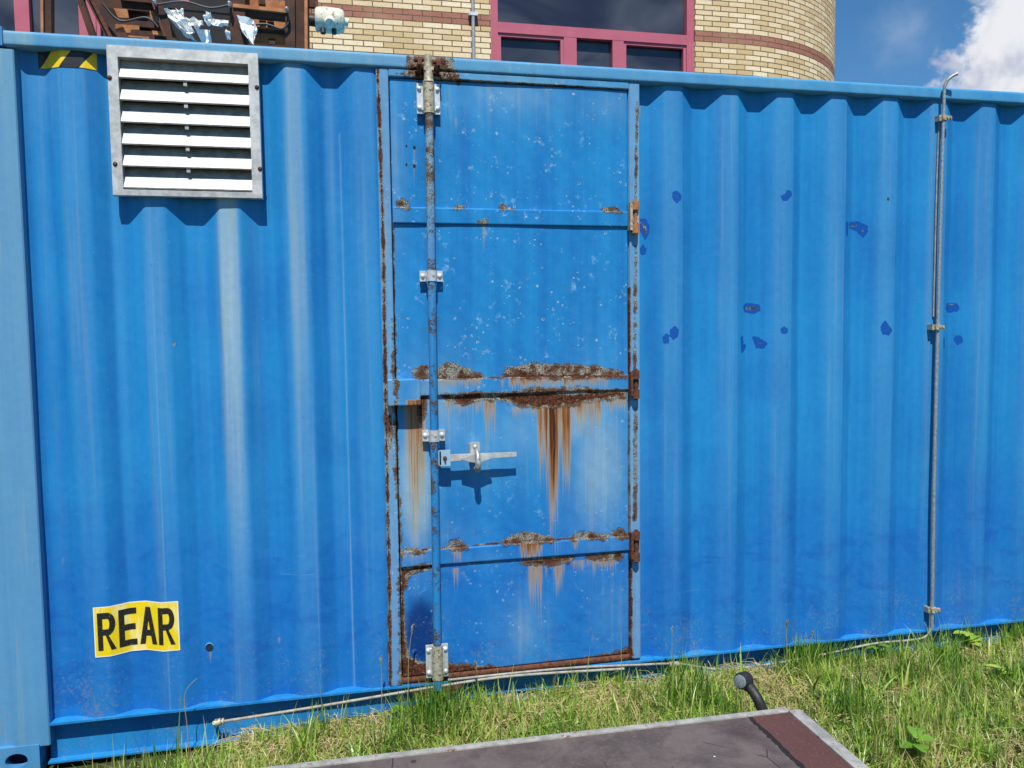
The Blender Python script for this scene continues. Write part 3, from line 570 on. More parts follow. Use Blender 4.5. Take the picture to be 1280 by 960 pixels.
bm = bmesh.new(); box(bm, .24, .43, -.004, .004, .150, .196); box(bm, .26, .41, -.02, .0, .150, .158); from_bm('rod_keeper', bm, M_RUSTY, DF)
def guide(z0, z1):
    xc = rodx((z0+z1)/2); bm = bmesh.new(); prof = []
    for x in (-.043, -.040, -.022): prof.append((x, -.020))
    for a in range(0, 9): q = math.pi-a*math.pi/8; prof.append((.019*math.cos(q), RY-.004-.014*math.sin(q)))
    for x in (.022, .040, .043): prof.append((x, -.020))
    vs = []
    for (x, y) in prof: vs.append([bm.verts.new((xc+x, y, z0)), bm.verts.new((xc+x, y, z1)), bm.verts.new((xc+x*.9, y+.005, z1)), bm.verts.new((xc+x*.9, y+.005, z0))])
    for a, b in zip(vs, vs[1:]):
        for i in range(4): bm.faces.new((a[i], a[(i+1) % 4], b[(i+1) % 4], b[i]))
    bm.faces.new(vs[0]); bm.faces.new(vs[-1][::-1])
    for sx in (-.032, .032): dome(bm, (xc+sx, -.020, (z0+z1)/2), .010, .007)
    for sx in (-.032, .032): box(bm, xc+sx-.010, xc+sx+.010, -.018, .006, z0+.006, z1-.006)
    cyl(bm, (xc+.004, RY-.019, (z0+z1)/2+.002), (0, 1, 0), .0035, .004, 8)
    from_bm('rod_guide', bm, M_GALV, DOOR, smooth=True, ang=40)
guide(1.750, 1.790); guide(1.146, 1.190)
# top keeper: two rusty lugs welded to the rail either side of the rod's cam
kx = rt.x
for s in (-1, 1):
    bm = bmesh.new(); pr = [(-.010, 0), (-.045, .004), (-.060, .018), (-.058, .036), (-.040, .046), (-.028, .030), (-.010, .026)]
    a = [bm.verts.new((kx+s*.034-.007, y, 2.515+z)) for y, z in pr]; b_ = [bm.verts.new((kx+s*.034+.007, y, 2.515+z)) for y, z in pr]
    for i in range(len(pr)): j = (i+1) % len(pr); bm.faces.new((a[i], a[j], b_[j], b_[i]))
    bm.faces.new(a[::-1]); bm.faces.new(b_)
    if s < 0: tube(bm, [(kx-.050, -.035, 2.556), (kx-.018, -.035, 2.560)], .010, 12)
    else: tube(bm, [(kx+.018, -.033, 2.553), (kx+.044, -.033, 2.549)], .008, 12)
    from_bm('rod_keeper', bm, M_RUSTY, ROOT, smooth=True)
bm = bmesh.new(); tube(bm, [(kx, RY, 2.478), (kx, RY, 2.49), (kx-.001, RY, 2.53), (kx-.002, RY, 2.575)], [.020, .017, .0155, .014], 16); box(bm, kx-.018, kx+.018, RY-.012, RY+.012, 2.519, 2.531)
from_bm('rod_cam', bm, M_OLIVE, DOOR, bev=.002, smooth=True)
# handle
h1 = PY(549, 563, -.045); h2 = PY(563, 582, -.045); b1 = PY(562, 566, -.045); b2 = PY(646, 575, -.045)
bm = bmesh.new(); box(bm, h1.x, h2.x, -.048, -.040, h2.z, h1.z); box(bm, h1.x-.004, h1.x+.006, -.048, -.028, h2.z+.004, h1.z-.004); from_bm('handle_hub', bm, M_HUB, DOOR, bev=.0015)
bm = bmesh.new(); dome(bm, ((h1.x+h2.x)/2, -.048, (h1.z+h2.z)/2), .008, .008); tube(bm, [((h1.x+h2.x)/2, -.05, (h1.z+h2.z)/2), ((h1.x+h2.x)/2+.001, -.052, (h1.z+h2.z)/2-.014)], .0035, 8); from_bm('bolt', bm, M_RUSTY, DOOR, smooth=True)
zc = (b1.z+b2.z)/2-.001
bm = bmesh.new(); V8 = box(bm, h2.x-.004, b2.x, -.044, -.036, zc-.012, zc+.014)
for v_ in V8:
    if v_.co.x > .5: v_.co.z = zc+(v_.co.z-zc)*.62+.003
from_bm('handle', bm, M_ALU, DOOR, bev=.002, smooth=True)
ex = PY(594, 555, -.03); bx = ex.x
bm = bmesh.new()
box(bm, bx-.020, bx+.020, -.020, .008, 1.055, 1.128)                 # back plate
bm2 = bmesh.new(); dome(bm, (bx, -.026, 1.118), .009, .008); 
box(bm, bx-.017, bx+.017, -.028, -.020, 1.06, 1.136)
from_bm('handle_retainer', bm, M_ALU, DOOR, bev=.003, smooth=True); bm2.free()
# winged catch that swings over the bar
bm = bmesh.new(); wz = zc-.001
wing = [(-.060, -.003), (-.030, -.012), (-.018, -.016), (0, -.018), (.018, -.016), (.030, -.012), (.060, -.003), (.060, .002), (.022, .010), (.012, .014), (-.012, .014), (-.022, .010), (-.060, .002)]
a = [bm.verts.new((bx+x, -.060, wz+z)) for x, z in wing]; b_ = [bm.verts.new((bx+x*.98, -.050, wz+z)) for x, z in wing]
for i in range(len(wing)): j = (i+1) % len(wing); bm.faces.new((a[i], a[j], b_[j], b_[i]))
bm.faces.new(a[::-1]); bm.faces.new(b_); from_bm('catch', bm, M_ALU, DOOR, bev=.002, smooth=True)
bm = bmesh.new(); tube(bm, smoothpath([(bx, -.046, wz+.030), (bx+.002, -.064, wz+.020), (bx+.002, -.078, wz-.006), (bx+.002, -.078, wz-.030), (bx+.001, -.062, wz-.046), (bx, -.044, wz-.040)], 5), [.006]*4+[.010]*8+[.012]*8+[.010]*6, 12)
from_bm('hasp_loop', bm, M_PIPE, DOOR, smooth=True)
# hinges on the right jamb
for z0, z1, mid in ((1.940, 2.066, True), (1.284, 1.398, False), (.620, .744, False)):
    xh = 1.150; H = bpy.data.objects.new('hinge', None); COL.objects.link(H); H.parent = DOOR; H.location = Vector((xh, -.02, z0))-base_of(DOOR)
    bm = bmesh.new(); cyl(bm, (xh, -.022, z1-.018), (0, 0, 1), .0145, .034, 14); cyl(bm, (xh, -.022, z0+.018), (0, 0, 1), .0145, .036, 14); cyl(bm, (xh, -.022, (z0+z1)/2), (0, 0, 1), .007, z1-z0+.012, 10)
    from_bm('hinge', bm, M_RUSTO if mid else M_RUSTY, DOOR, smooth=True)
    bm = bmesh.new(); box(bm, xh-.024, xh-.014, -.030, .004, z0+.012, z1-.006); box(bm, xh-.009, xh+.014, -.020, -.0045, z0+.042, z1-.038)
    from_bm('hinge_leaf', bm, M_RUSTY if not mid else M_OLIVE, DOOR, bev=.0015)
    bpy.data.objects.remove(H)
# small bolt holes on door, upper left, and drill hole in the wall
for px, py in ((508, 182), (518, 184), (508, 205), (518, 207)):
    q = PY(px, py, .004); bm = bmesh.new(); cyl(bm, (q.x, .0055, q.z), (0, 1, 0), .0055 if px > 510 else .0035, .004, 10); from_bm('bolt_hole', bm, M_DARK, DOOR)
bm = bmesh.new(); q = PY(261, 810, .02); yy = float(profile_s(q.x))+.0016*math.sin(q.x*5.1+q.z*2.3)+.0012*math.sin(q.x*2.2-q.z*6.1+1); cyl(bm, (q.x, yy+.001, q.z), (0, 1, 0), .0125, .008, 16); from_bm('drain_hole', bm, M_DARK, ROOT)
bm = bmesh.new()
for j in range(20):
    a0 = 2*math.pi*j/20; a1 = 2*math.pi*(j+1)/20
    vs = [bm.verts.new((q.x+r*math.cos(t_), yy-y_-.002, q.z+r*math.sin(t_))) for r, t_, y_ in ((.0125, a0, .0035), (.0125, a1, .0035), (.0155, a1, -.001), (.0155, a0, -.001))]; bm.faces.new(vs)
from_bm('hole_rim', bm, M_POST, ROOT)

# ventilation grille
VG = bpy.data.objects.new('ventilation_grille', None); COL.objects.link(VG); VG.parent = ROOT; VG.location = Vector((-.508, 0, 2.04))-base_of(ROOT)
vx0, vx1, vz0, vz1 = -.757, -.259, 2.044, 2.553; w = .036; yf = -.016
bm = bmesh.new(); O_ = [(vx0, vz0), (vx1, vz0), (vx1, vz1), (vx0, vz1)]; I_ = [(vx0+w, vz0+.022), (vx1-w, vz0+.022), (vx1-w, vz1-w-.004), (vx0+w, vz1-w-.004)]
def ring(pts, y): return [bm.verts.new((x, y, z)) for x, z in pts]
o0, o1, i0, i1 = ring(O_, .0035), ring([(x+(.002 if x == vx0 else -.002), z+(.002 if z == vz0 else -.002)) for x, z in O_], yf), ring(I_, yf-.001), ring(I_, .035)
for j in range(4):
    q_ = (j+1) % 4; bm.faces.new((o0[j], o0[q_], o1[q_], o1[j])); bm.faces.new((o1[j], o1[q_], i0[q_], i0[j])); bm.faces.new((i0[j], i0[q_], i1[q_], i1[j]))
from_bm('frame', bm, M_ALU, VG)
bm = bmesh.new(); box(bm, vx0+.01, vx1-.01, .046, .050, vz0+.005, vz1-.01); from_bm('backing', bm, M_DARK, VG)
zi0, zi1 = vz0+.022, vz1-w-.004; ps = (zi1-zi0)/6
for i in range(6):
    zb = zi0+ps*i+.004; bm = bmesh.new(); x0, x1 = vx0+w+.001, vx1-w-.001
    pr = [(-.013, zb), (-.015, zb+.004), (.026, zb+ps*1.06), (.029, zb+ps*1.04), (-.009, zb+.003), (-.009, zb)]
    a = [bm.verts.new((x0, y, z)) for y, z in pr]; b_ = [bm.verts.new((x1, y, z)) for y, z in pr]
    for j in range(len(pr)): q_ = (j+1) % len(pr); bm.faces.new((a[j], a[q_], b_[q_], b_[j]))
    bm.faces.new(a[::-1]); bm.faces.new(b_); 
    if i: xm = (x0+x1)/2; box(bm, xm-.006, xm+.006, -.010, .006, zb-.014, zb-.0005)
    from_bm('slat', bm, M_SLAT, VG)
for px, py in ((137, 97), (321, 109), (144, 205), (325, 211)):
    q = PY(px, py, yf); bm = bmesh.new(); dome(bm, (q.x, yf, q.z), .008, .006); from_bm('screw', bm, M_RUSTY, VG, smooth=True)

# conforming sheets on the corrugation
def conform(name, x0, x1, z0, z1, mat, parent, off=.002, topfn=None, n=60):
    xs = np.linspace(x0, x1, n); zs = np.linspace(0, 1, 6); X, T = np.meshgrid(xs, zs)
    Z = z0+(z1-z0)*T
    Y = profile_s(X)-off+.0016*np.sin(X*5.1+Z*2.3)+.0012*np.sin(X*2.2-Z*6.1+1)+.0008*np.sin(X*23+Z*9)
    i = np.arange(X.size).reshape(X.shape); F = np.stack([i[:-1, :-1], i[:-1, 1:], i[1:, 1:], i[1:, :-1]], -1).reshape(-1, 4)
    V = np.stack([X, Y, Z], -1).reshape(-1, 3); return link(name, np_mesh(name, V, F, uv=np.stack([(X-x0)/(x1-x0), T], -1).reshape(-1, 2)), mat, parent)
def sticker_mat():
    m, k, b, o = material('yellow_vinyl'); uv = k.n('ShaderNodeUVMap').outputs[0]; s = k.n('ShaderNodeSeparateXYZ'); k.put(s.inputs[0], uv)
    u, v = s.outputs[0], s.outputs[1]; n = k.noise(k.vm('MULTIPLY', uv, (26, 2.5, 1)), 1, 5, .7)
    w = k.noise(k.vm('MULTIPLY', uv, (3.3, .9, 1)), 1, 2)
    c = k.mix(k.step(k.math('ADD', k.math('MULTIPLY', w, .8), k.math('MULTIPLY', n, .35)), .54, .74), (.78, .58, .006), (.84, .74, .36))
    e = k.math('MINIMUM', k.math('MULTIPLY', k.math('MINIMUM', u, k.math('SUBTRACT', 1., u)), 1.6), k.math('MINIMUM', v, k.math('SUBTRACT', 1., v)))
    c = k.mix(k.step(e, .020, .014), c, (.80, .78, .70)); setp(k, b, c, .45); return m
M_STICK = sticker_mat()
m, k, b, o = material('black_print'); n = k.noise(k.pos(), 160, 4, .7); setp(k, b, k.mix(k.step(n, .62, .68), (.012, .011, .012), (.22, .18, .08)), .5); M_PRINT = m
SX0, SX1, SZ0, SZ1 = -.888, -.603, .415, .598
st = conform('warning_sticker', SX0, SX1, SZ0, SZ1, M_STICK, ROOT); st['label'] = 'yellow sticker reading REAR in black capitals'
def letter(ch):
    """outlines of strokes in a 0..1 box: list of polygons"""
    t = .29; P = []
    if ch == 'E': P = [[(0, 0), (t, 0), (t, 1), (0, 1)], [(t, 0), (.95, 0), (.95, .16), (t, .16)], [(t, .42), (.88, .42), (.88, .58), (t, .58)], [(t, .84), (.95, .84), (.95, 1), (t, 1)]]
    if ch == 'A': P = [[(0, 0), (.29, 0), (.62, 1), (.36, 1)], [(.71, 0), (1, 0), (.64, 1), (.38, 1)], [(.24, .22), (.76, .22), (.71, .38), (.29, .38)]]
    if ch == 'R':
        P = [[(0, 0), (t, 0), (t, 1), (0, 1)], [(.40, .46), (.62, .40), (1., 0), (.73, 0)]]
        def arc(r0x, r0z, r1x, r1z, cx, cz):
            out = []
            for i in range(12):
                a0 = -math.pi/2+math.pi*i/12; a1 = -math.pi/2+math.pi*(i+1)/12
                out.append([(cx+r0x*math.cos(a0), cz+r0z*math.sin(a0)), (cx+r1x*math.cos(a0), cz+r1z*math.sin(a0)), (cx+r1x*math.cos(a1), cz+r1z*math.sin(a1)), (cx+r0x*math.cos(a1), cz+r0z*math.sin(a1))])
            return out
        P += [[(t, .40), (.58, .40), (.58, .56), (t, .56)], [(t, .84), (.58, .84), (.58, 1), (t, 1)]]+arc(.10, .14, .40, .30, .58, .70)
    return P
bm = bmesh.new(); lw = .0585; gap = (SX1-SX0-.026-4*lw)/3
for i, ch in enumerate('REAR'):
    xl = SX0+.012+i*(lw+gap)+(0, 0, -.002, .0)[i]; zl = SZ0+.024; lh = .137
    for poly in letter(ch): bm.faces.new([bm.verts.new((xl+x*lw*(1.06 if ch == 'A' else 1), 0, zl+z*lh)) for x, z in poly])
x = SX0
while x < SX1:
    bmesh.ops.bisect_plane(bm, geom=bm.verts[:]+bm.edges[:]+bm.faces[:], plane_co=(x, 0, 0), plane_no=(1, 0, 0)); x += .005
for v_ in bm.verts:
    X_, Z_ = v_.co.x, v_.co.z; v_.co.y = float(profile_s(X_))-.0032+.0016*math.sin(X_*5.1+Z_*2.3)+.0012*math.sin(X_*2.2-Z_*6.1+1)+.0008*math.sin(X_*23+Z_*9)
from_bm('lettering', bm, M_PRINT, st)
m, k, b, o = material('hazard_tape'); p = k.pos(); s = k.n('ShaderNodeSeparateXYZ'); k.put(s.inputs[0], p)
v = k.math('SUBTRACT', s.outputs[0], k.math('MULTIPLY', s.outputs[2], .75)); w_ = k.math('PINGPONG', k.math('ADD', v, 5.0+.048), .066)
setp(k, b, k.mix(k.math('GREATER_THAN', w_, .033), (.85, .58, .01), (.015, .015, .018)), .45); M_TAPE = m
t_ = conform('hazard_tape', -.985, -.797, 2.476, 2.531, M_TAPE, ROOT); t_['label'] = 'strip of yellow and black diagonal hazard tape'

# vent pipe clipped to the wall
PXc = PY(1172, 408, -.02).x
AP = bpy.data.objects.new('vent_pipe', None); COL.objects.link(AP); AP.parent = ROOT; AP.location = Vector((PXc, -.02, .2))-base_of(ROOT); AP['label'] = 'thin galvanised pipe with a bent top clipped upright to the wall'
tp = [PY(1164.5, 785, -.022), PY(1165, 765, -.022), PY(1167.5, 600, -.022), PY(1172, 408, -.022), PY(1177, 220, -.024), PY(1180, 125, -.026), PY(1180.5, 110, -.028), PY(1184, 101, -.034), PY(1190, 95.5, -.042), PY(1197, 92, -.052)]
bm = bmesh.new(); P_ = smoothpath(tp, 5); tube(bm, P_, [.0068+.0010*(q.z < 1.6) for q in P_], 14); from_bm('pipe', bm, M_PIPE, AP, smooth=True)
for px, py in ((1179, 148), (1170, 409), (1165, 762)):
    q = PY(px, py, -.02); bm = bmesh.new()
    tube(bm, [(q.x, -.022, q.z-.011), (q.x, -.022, q.z+.011)], .0155, 14); box(bm, q.x-.014, q.x+.030, -.036, -.024, q.z-.008, q.z+.008); box(bm, q.x-.024, q.x-.010, -.026, .006, q.z-.012, q.z+.012)
    for dx in (.006, .022): cyl(bm, (q.x+dx, -.038, q.z), (0, 1, 0), .005, .006, 8)
    from_bm('pipe_clamp', bm, M_OLIVE, AP, bev=.0015, smooth=True)
q = PY(1176, 170, 0); bm = bmesh.new(); tube(bm, [(q.x-.014, -.004, 2.44), (q.x-.018, -.003, 2.2), (q.x-.020, -.003, 1.6)], .0035, 8); from_bm('wire', bm, M_CABLE, AP, smooth=True)
# the pipes running along the bottom rail
CP = bpy.data.objects.new('low_pipe', None); COL.objects.link(CP); CP.parent = ROOT; CP.location = Vector((0, -.02, .13))-base_of(ROOT); CP['label'] = 'thin pale pipe running along the foot of the wall'
bm = bmesh.new(); A = [PY(271, 903, -.02), PY(380, 886, -.022), PY(470, 871, -.025), PY(548, 858, -.03), PY(640, 845, -.025), PY(780, 836, -.022)]
tube(bm, smoothpath(A, 6), .0052, 12); from_bm('pipe', bm, M_CABLE, CP, smooth=True)
bm = bmesh.new(); q = PY(272, 903, -.02); tube(bm, [(q.x-.008, -.02, q.z-.001), (q.x+.012, -.02, q.z+.001)], .013, 12); tube(bm, [(q.x-.012, -.02, q.z), (q.x-.012, .0, q.z-.012), (q.x-.014, .036, q.z-.04)], .007, 10); tube(bm, [(q.x+.016, -.02, q.z+.002), (q.x+.024, -.02, q.z+.003)], .011, 12); from_bm('pipe_fitting', bm, M_OLIVE, CP, smooth=True)
bm = bmesh.new(); A = [PY(560, 850, -.012), PY(700, 836, -.012), PY(800, 831, -.014), PY(850, 830, -.018), PY(900, 837, -.024), PY(950, 832, -.028), PY(1020, 820, -.026), PY(1090, 805, -.024), PY(1140, 800, -.022), PY(1158, 795, -.022), PY(1164.5, 783, -.022)]
tube(bm, smoothpath(A, 6), .0048, 12); from_bm('pipe', bm, M_CABLE, CP, smooth=True)
bm = bmesh.new(); q = PY(845, 830, -.018); tube(bm, [(q.x-.03, -.018, q.z+.001), (q.x+.02, -.018, q.z-.001)], .011, 12); from_bm('pipe_fitting', bm, M_CABLE, CP, smooth=True)
# concrete pad below the left end
bm = bmesh.new(); box(bm, -2.2, -.25, -.12, 2.6, -.05, .012); o = from_bm('concrete_footing', bm, M_CONC, None, bev=.004); tag(o, kind='structure')

# ------------------------------------------------------------------ building behind
YB = 5.6
BL = empty('brick_building', (0, YB, 0), 'cream brick building with crimson window frames and a rounded corner behind the container', 'building')
def quad_uv(bmx, uvl, pts, uvs):
    f = bmx.faces.new([bmx.verts.new(p) for p in pts])
    for l, u in zip(f.loops, uvs): l[uvl].uv = u
bm = bmesh.new(); uvl = bm.loops.layers.uv.new('UVMap')
W1 = (1.672, 4.050, 4.05, 7.2); W0 = (-5.2, -1.36, 4.62-.42, 7.2)
def wallrect(x0, x1, z0, z1, y=YB): quad_uv(bm, uvl, [(x0, y, z0), (x1, y, z0), (x1, y, z1), (x0, y, z1)], [(x0, z0), (x1, z0), (x1, z1), (x0, z1)])
wallrect(-12, W0[0], 0, 9); wallrect(W0[0], W0[1], 0, W0[2]); wallrect(W0[0], W0[1], W0[3], 9); wallrect(W0[1], W1[0], 0, 9); wallrect(W1[0], W1[1], 0, W1[2]); wallrect(W1[0], W1[1], W1[3], 9)
for (x0, x1, z0, z1) in (W0, W1):     # reveals
    for xx in (x0, x1): quad_uv(bm, uvl, [(xx, YB, z0), (xx, YB+.12, z0), (xx, YB+.12, z1), (xx, YB, z1)], [(0, z0), (.12, z0), (.12, z1), (0, z1)])
    for zz in (z0, z1): quad_uv(bm, uvl, [(x0, YB, zz), (x1, YB, zz), (x1, YB+.12, zz), (x0, YB+.12, zz)], [(x0, 0), (x1, 0), (x1, .12), (x0, .12)])
from_bm('wall', bm, M_BRICK, BL)
R_ = 2.35; XC = 5.848-.529*R_
pts = [(W1[1], YB)]+[(XC*(i/4)+W1[1]*(1-i/4), YB) for i in range(1, 5)]+[(XC+R_*math.sin(a), YB+R_-R_*math.cos(a)) for a in [math.pi*1.0*i/48 for i in range(1, 49)]]+[(XC, 12.0)]
s_ = [W1[1]]
for (ax, ay), (bx_, by_) in zip(pts, pts[1:]): s_.append(s_[-1]+math.hypot(bx_-ax, by_-ay))
V = []; UV = []
for (x, y), s in zip(pts, s_):
    for z in (0, 9): V.append((x, y, z)); UV.append((s, z))
F = [(2*i, 2*i+2, 2*i+3, 2*i+1) for i in range(len(pts)-1)]
link('rounded_corner', np_mesh('rounded_corner', V, F, uv=UV), M_BRICK, BL)
bm = bmesh.new(); box(bm, -12, XC+R_-.05, YB+.13, YB+8, 8.85, 9.05); box(bm, -12, -11.8, YB+.02, YB+8, 0, 8.84); box(bm, -12, XC, YB+7.8, YB+8, 0, 8.84); from_bm('roof_slab', bm, M_CONC, BL)
def window(x0, x1, z0, z1, mull, hz, name, panes):
    wd = bpy.data.objects.new('window', None); COL.objects.link(wd); wd.parent = BL; wd.location = Vector((x0, YB, z0))-base_of(BL)
    bm = bmesh.new(); y0, y1 = YB+.03, YB+.10
    def bar(a, b, c, d, yy=0): box(bm, a, b, y0+yy, y1, c, d)
    bar(x0, x0+.085, z0, z1); bar(x1-.085, x1, z0, z1); bar(x0+.085, x1-.085, z0, z0+.08); bar(x0+.085, x1-.085, z1-.08, z1)
    for za, zb in hz: bar(x0+.085, x1-.085, za, zb, .002)
    for a, b, c, d in mull: bar(a, b, c, d, .004)
    # thin inner sashes
    for a, b, c, d in panes:
        for q in ((a, a+.035, c, d), (b-.035, b, c, d), (a+.035, b-.035, c, c+.035), (a+.035, b-.035, d-.035, d)): box(bm, q[0], q[1], y0+.018, y1-.004, q[2], q[3])
    from_bm('frame', bm, M_FRAME, wd, bev=.004)
    bm = bmesh.new(); box(bm, x0+.02, x1-.02, YB+.105, YB+.118, z0+.02, z1-.02); from_bm('pane', bm, M_GLASS, wd)
hz0, hz1 = 4.815, 4.925
window(*W1[:2], W1[2], W1[3], [(2.502, 2.649, W1[2]+.08, hz0), (3.070, 3.202, W1[2]+.08, hz0)], [(hz0, hz1)], 'w', [(W1[0]+.085, 2.502, W1[2]+.08, hz0), (3.202, W1[1]-.085, W1[2]+.08, hz0)])
window(W0[0], W0[1], W0[2], W0[3], [(-2.990, -2.860, W0[2]+.08, hz1+.25), (-2.422, -2.271, W0[2]+.08, hz1+.25)], [(hz1+.25, hz1+.36)], 'w', [(-2.271, W0[1]-.085, W0[2]+.08, hz1+.25)])
bm = bmesh.new(); q = PY(592, 40, YB-.05); tube(bm, [(q.x, YB-.035, 0.3), (q.x, YB-.035, 8.9)], .020, 12); o = from_bm('drain_pipe', bm, M_PIPE, BL, smooth=True)
zc2 = PY(592, 17, YB-.05).z
for zz in (zc2, zc2-2, zc2+2): bm = bmesh.new(); box(bm, q.x-.05, q.x+.05, YB-.057, YB-.012, zz-.018, zz+.018); from_bm('pipe_bracket', bm, M_GALV, o, bev=.003)

# ------------------------------------------------------------------ rusty steel rack on the roof
YR = 1.45
RK = empty('steel_rack', (-.9, YR, 2.565), 'rusted steel pipe rack with sloping struts standing on the container roof', 'rack')
def P3(x, y, c=YR): return PY(x, y, c)
def strut(name, a, b, w, mat, yo=0., d=.06, n=1, parent=RK):
    A, B = P3(*a, YR+yo), P3(*b, YR+yo); t = (B-A).normalized(); s = Vector((t.z, 0, -t.x)).normalized()*w/2; bm = bmesh.new()
    vs = [bm.verts.new(p+Vector((0, y, 0))) for y in (0, d) for p in (A-s, A+s, B+s, B-s)]
    for f in ((0, 1, 2, 3), (7, 6, 5, 4), (0, 4, 5, 1), (1, 5, 6, 2), (2, 6, 7, 3), (3, 7, 4, 0)): bm.faces.new([vs[i] for i in f])
    return from_bm(name, bm, mat, parent, bev=.003)
px = .0048
strut('post', (57, -90), (58, 110), .046, M_RUSTD, 0, .05); strut('angle_edge', (51.5, -90), (53, 110), .012, M_RUSTO, -.013, .012)
strut('strut', (98, -5), (132, 95), .028, M_RUSTD, .0); strut('strut', (94, -80), (99, -2), .028, M_RUSTD, .0)
strut('strut', (112, -20), (172, 95), .100, M_RUSTD, .02, .03); strut('strut', (105, -20), (140, 50), .016, M_RUSTY, .005, .012)
strut('strut', (187, -20), (232, 95), .050, M_RUSTD, -.01); strut('strut', (181, -25), (206, 45), .012, M_RUSTY, -.03, .012)
strut('post', (296, -60), (298, 110), .075, M_RUSTD, -.02); strut('post', (362, -60), (363, 110), .050, M_RUSTD, -.02); strut('post', (374.5, -60), (376, 110), .088, M_RUSTD, .0, .12); strut('angle_edge', (382, -60), (383, 110), .016, M_RUSTO, -.02, .02)
# web sheets and slats between the struts
strut('slat', (125, 3), (206, 10), .050, M_RUSTD, .10); strut('slat', (128, 25.5), (212, 33), .030, M_RUSTD, .10); strut('slat', (136, 40), (215, 47), .045, M_RUSTD, .10); strut('slat', (164, 0), (178, 50), .105, M_RUSTD, .14, .02)
strut('slat', (150, -4), (210, 2), .030, M_RUSTD, .08)
def sheet(name, poly, mat, yo, th=.012, parent=RK, bev=.0015):
    bm = bmesh.new(); A = [bm.verts.new(P3(x, y, YR+yo)) for x, y in poly]; B = [bm.verts.new(v.co+Vector((0, th, 0))) for v in A]
    bm.faces.new(A); bm.faces.new(B[::-1])
    for i in range(len(A)): j = (i+1) % len(A); bm.faces.new((A[j], A[i], B[i], B[j]))
    return from_bm(name, bm, mat, parent, bev=bev)
sheet('sunlit_rust_sheet', [(134, 9.5), (159, 11.5), (161, 22.5), (140, 21)], M_RUSTO, .02); sheet('sunlit_rust_sheet', [(144, 30), (174, 32), (174, 37), (164, 37), (163, 41), (144, 40)], M_RUSTO, .02)  # orange sheets put the sunlit faces of the rusty slats into the colour
sheet('sunlit_rust_sheet', [(187, 13), (192, 14), (196, 26), (188, 25)], M_RUSTO, .05); sheet('sunlit_rust_sheet', [(190, 38), (203, 40), (205, 44), (191, 43)], M_RUSTO, .05); sheet('sunlit_rust_sheet', [(152, 43.5), (186, 46), (187, 50), (154, 49)], M_RUSTO, .06)
for a, b_, c, d in ((0, 7, 12, 15), (22, 27.5, 37.5, 40), (41, 44.5, 56, 58)):
    sheet('board', [(302, a-3), (360, b_-3), (360, d-2), (302, c-3)], M_RUSTO, .06, .02)
sheet('board', [(290, -30), (360, -24), (360, -2), (290, -9)], M_RUSTO, .06, .02)
strut('crossbar', (291, 6.5), (358, 13.5), .018, M_RUSTO, -.03, .03); strut('crossbar', (291, 13), (359, 20), .045, M_RUSTD, -.01, .03); strut('crossbar', (302, 36), (360, 39.5), .010, M_RUSTD, .03, .03); strut('crossbar', (302, 58), (360, 61), .030, M_RUSTD, .03, .03)
for x, y in ((327, 2), (327.5, 23), (338, 29), (340, 52)):
    sheet('bracket', [(x-4, y-4), (x+4, y-3.5), (x+4, y+3.5), (x-4, y+3)], M_RUSTD, .045, .015)
sheet('web_sheet', [(203, 6), (292, 14), (292, 60), (230, 56), (214, 40)], M_DARK, .25, .02)
strut('crossbar', (200, 4.5), (292, 13), .035, M_DARK, .0, .03); strut('crossbar', (236, 0), (290, 4), .040, M_DARK, .05, .03)
for x, y in ((358.5, 12), (193.5, 3), (287, 5)):
    bm = bmesh.new(); q = P3(x, y, YR-.05); dome(bm, (q.x, q.y, q.z), .011, .03); cyl(bm, (q.x, q.y+.03, q.z), (0, 1, 0), .006, .08, 8)
    from_bm('bolt', bm, M_GALV, RK, smooth=True)
for pts_ in ([(196, 6), (230, 2), (262, 10), (288, 6)], [(300, 34), (330, 30), (352, 36), (361, 28)], [(128, 4), (150, 26), (182, 22), (198, 34)]):
    bm = bmesh.new(); tube(bm, smoothpath([P3(x, y, YR-.04) for x, y in pts_], 6), .006, 8); from_bm('cable', bm, M_RUB, RK, smooth=True)
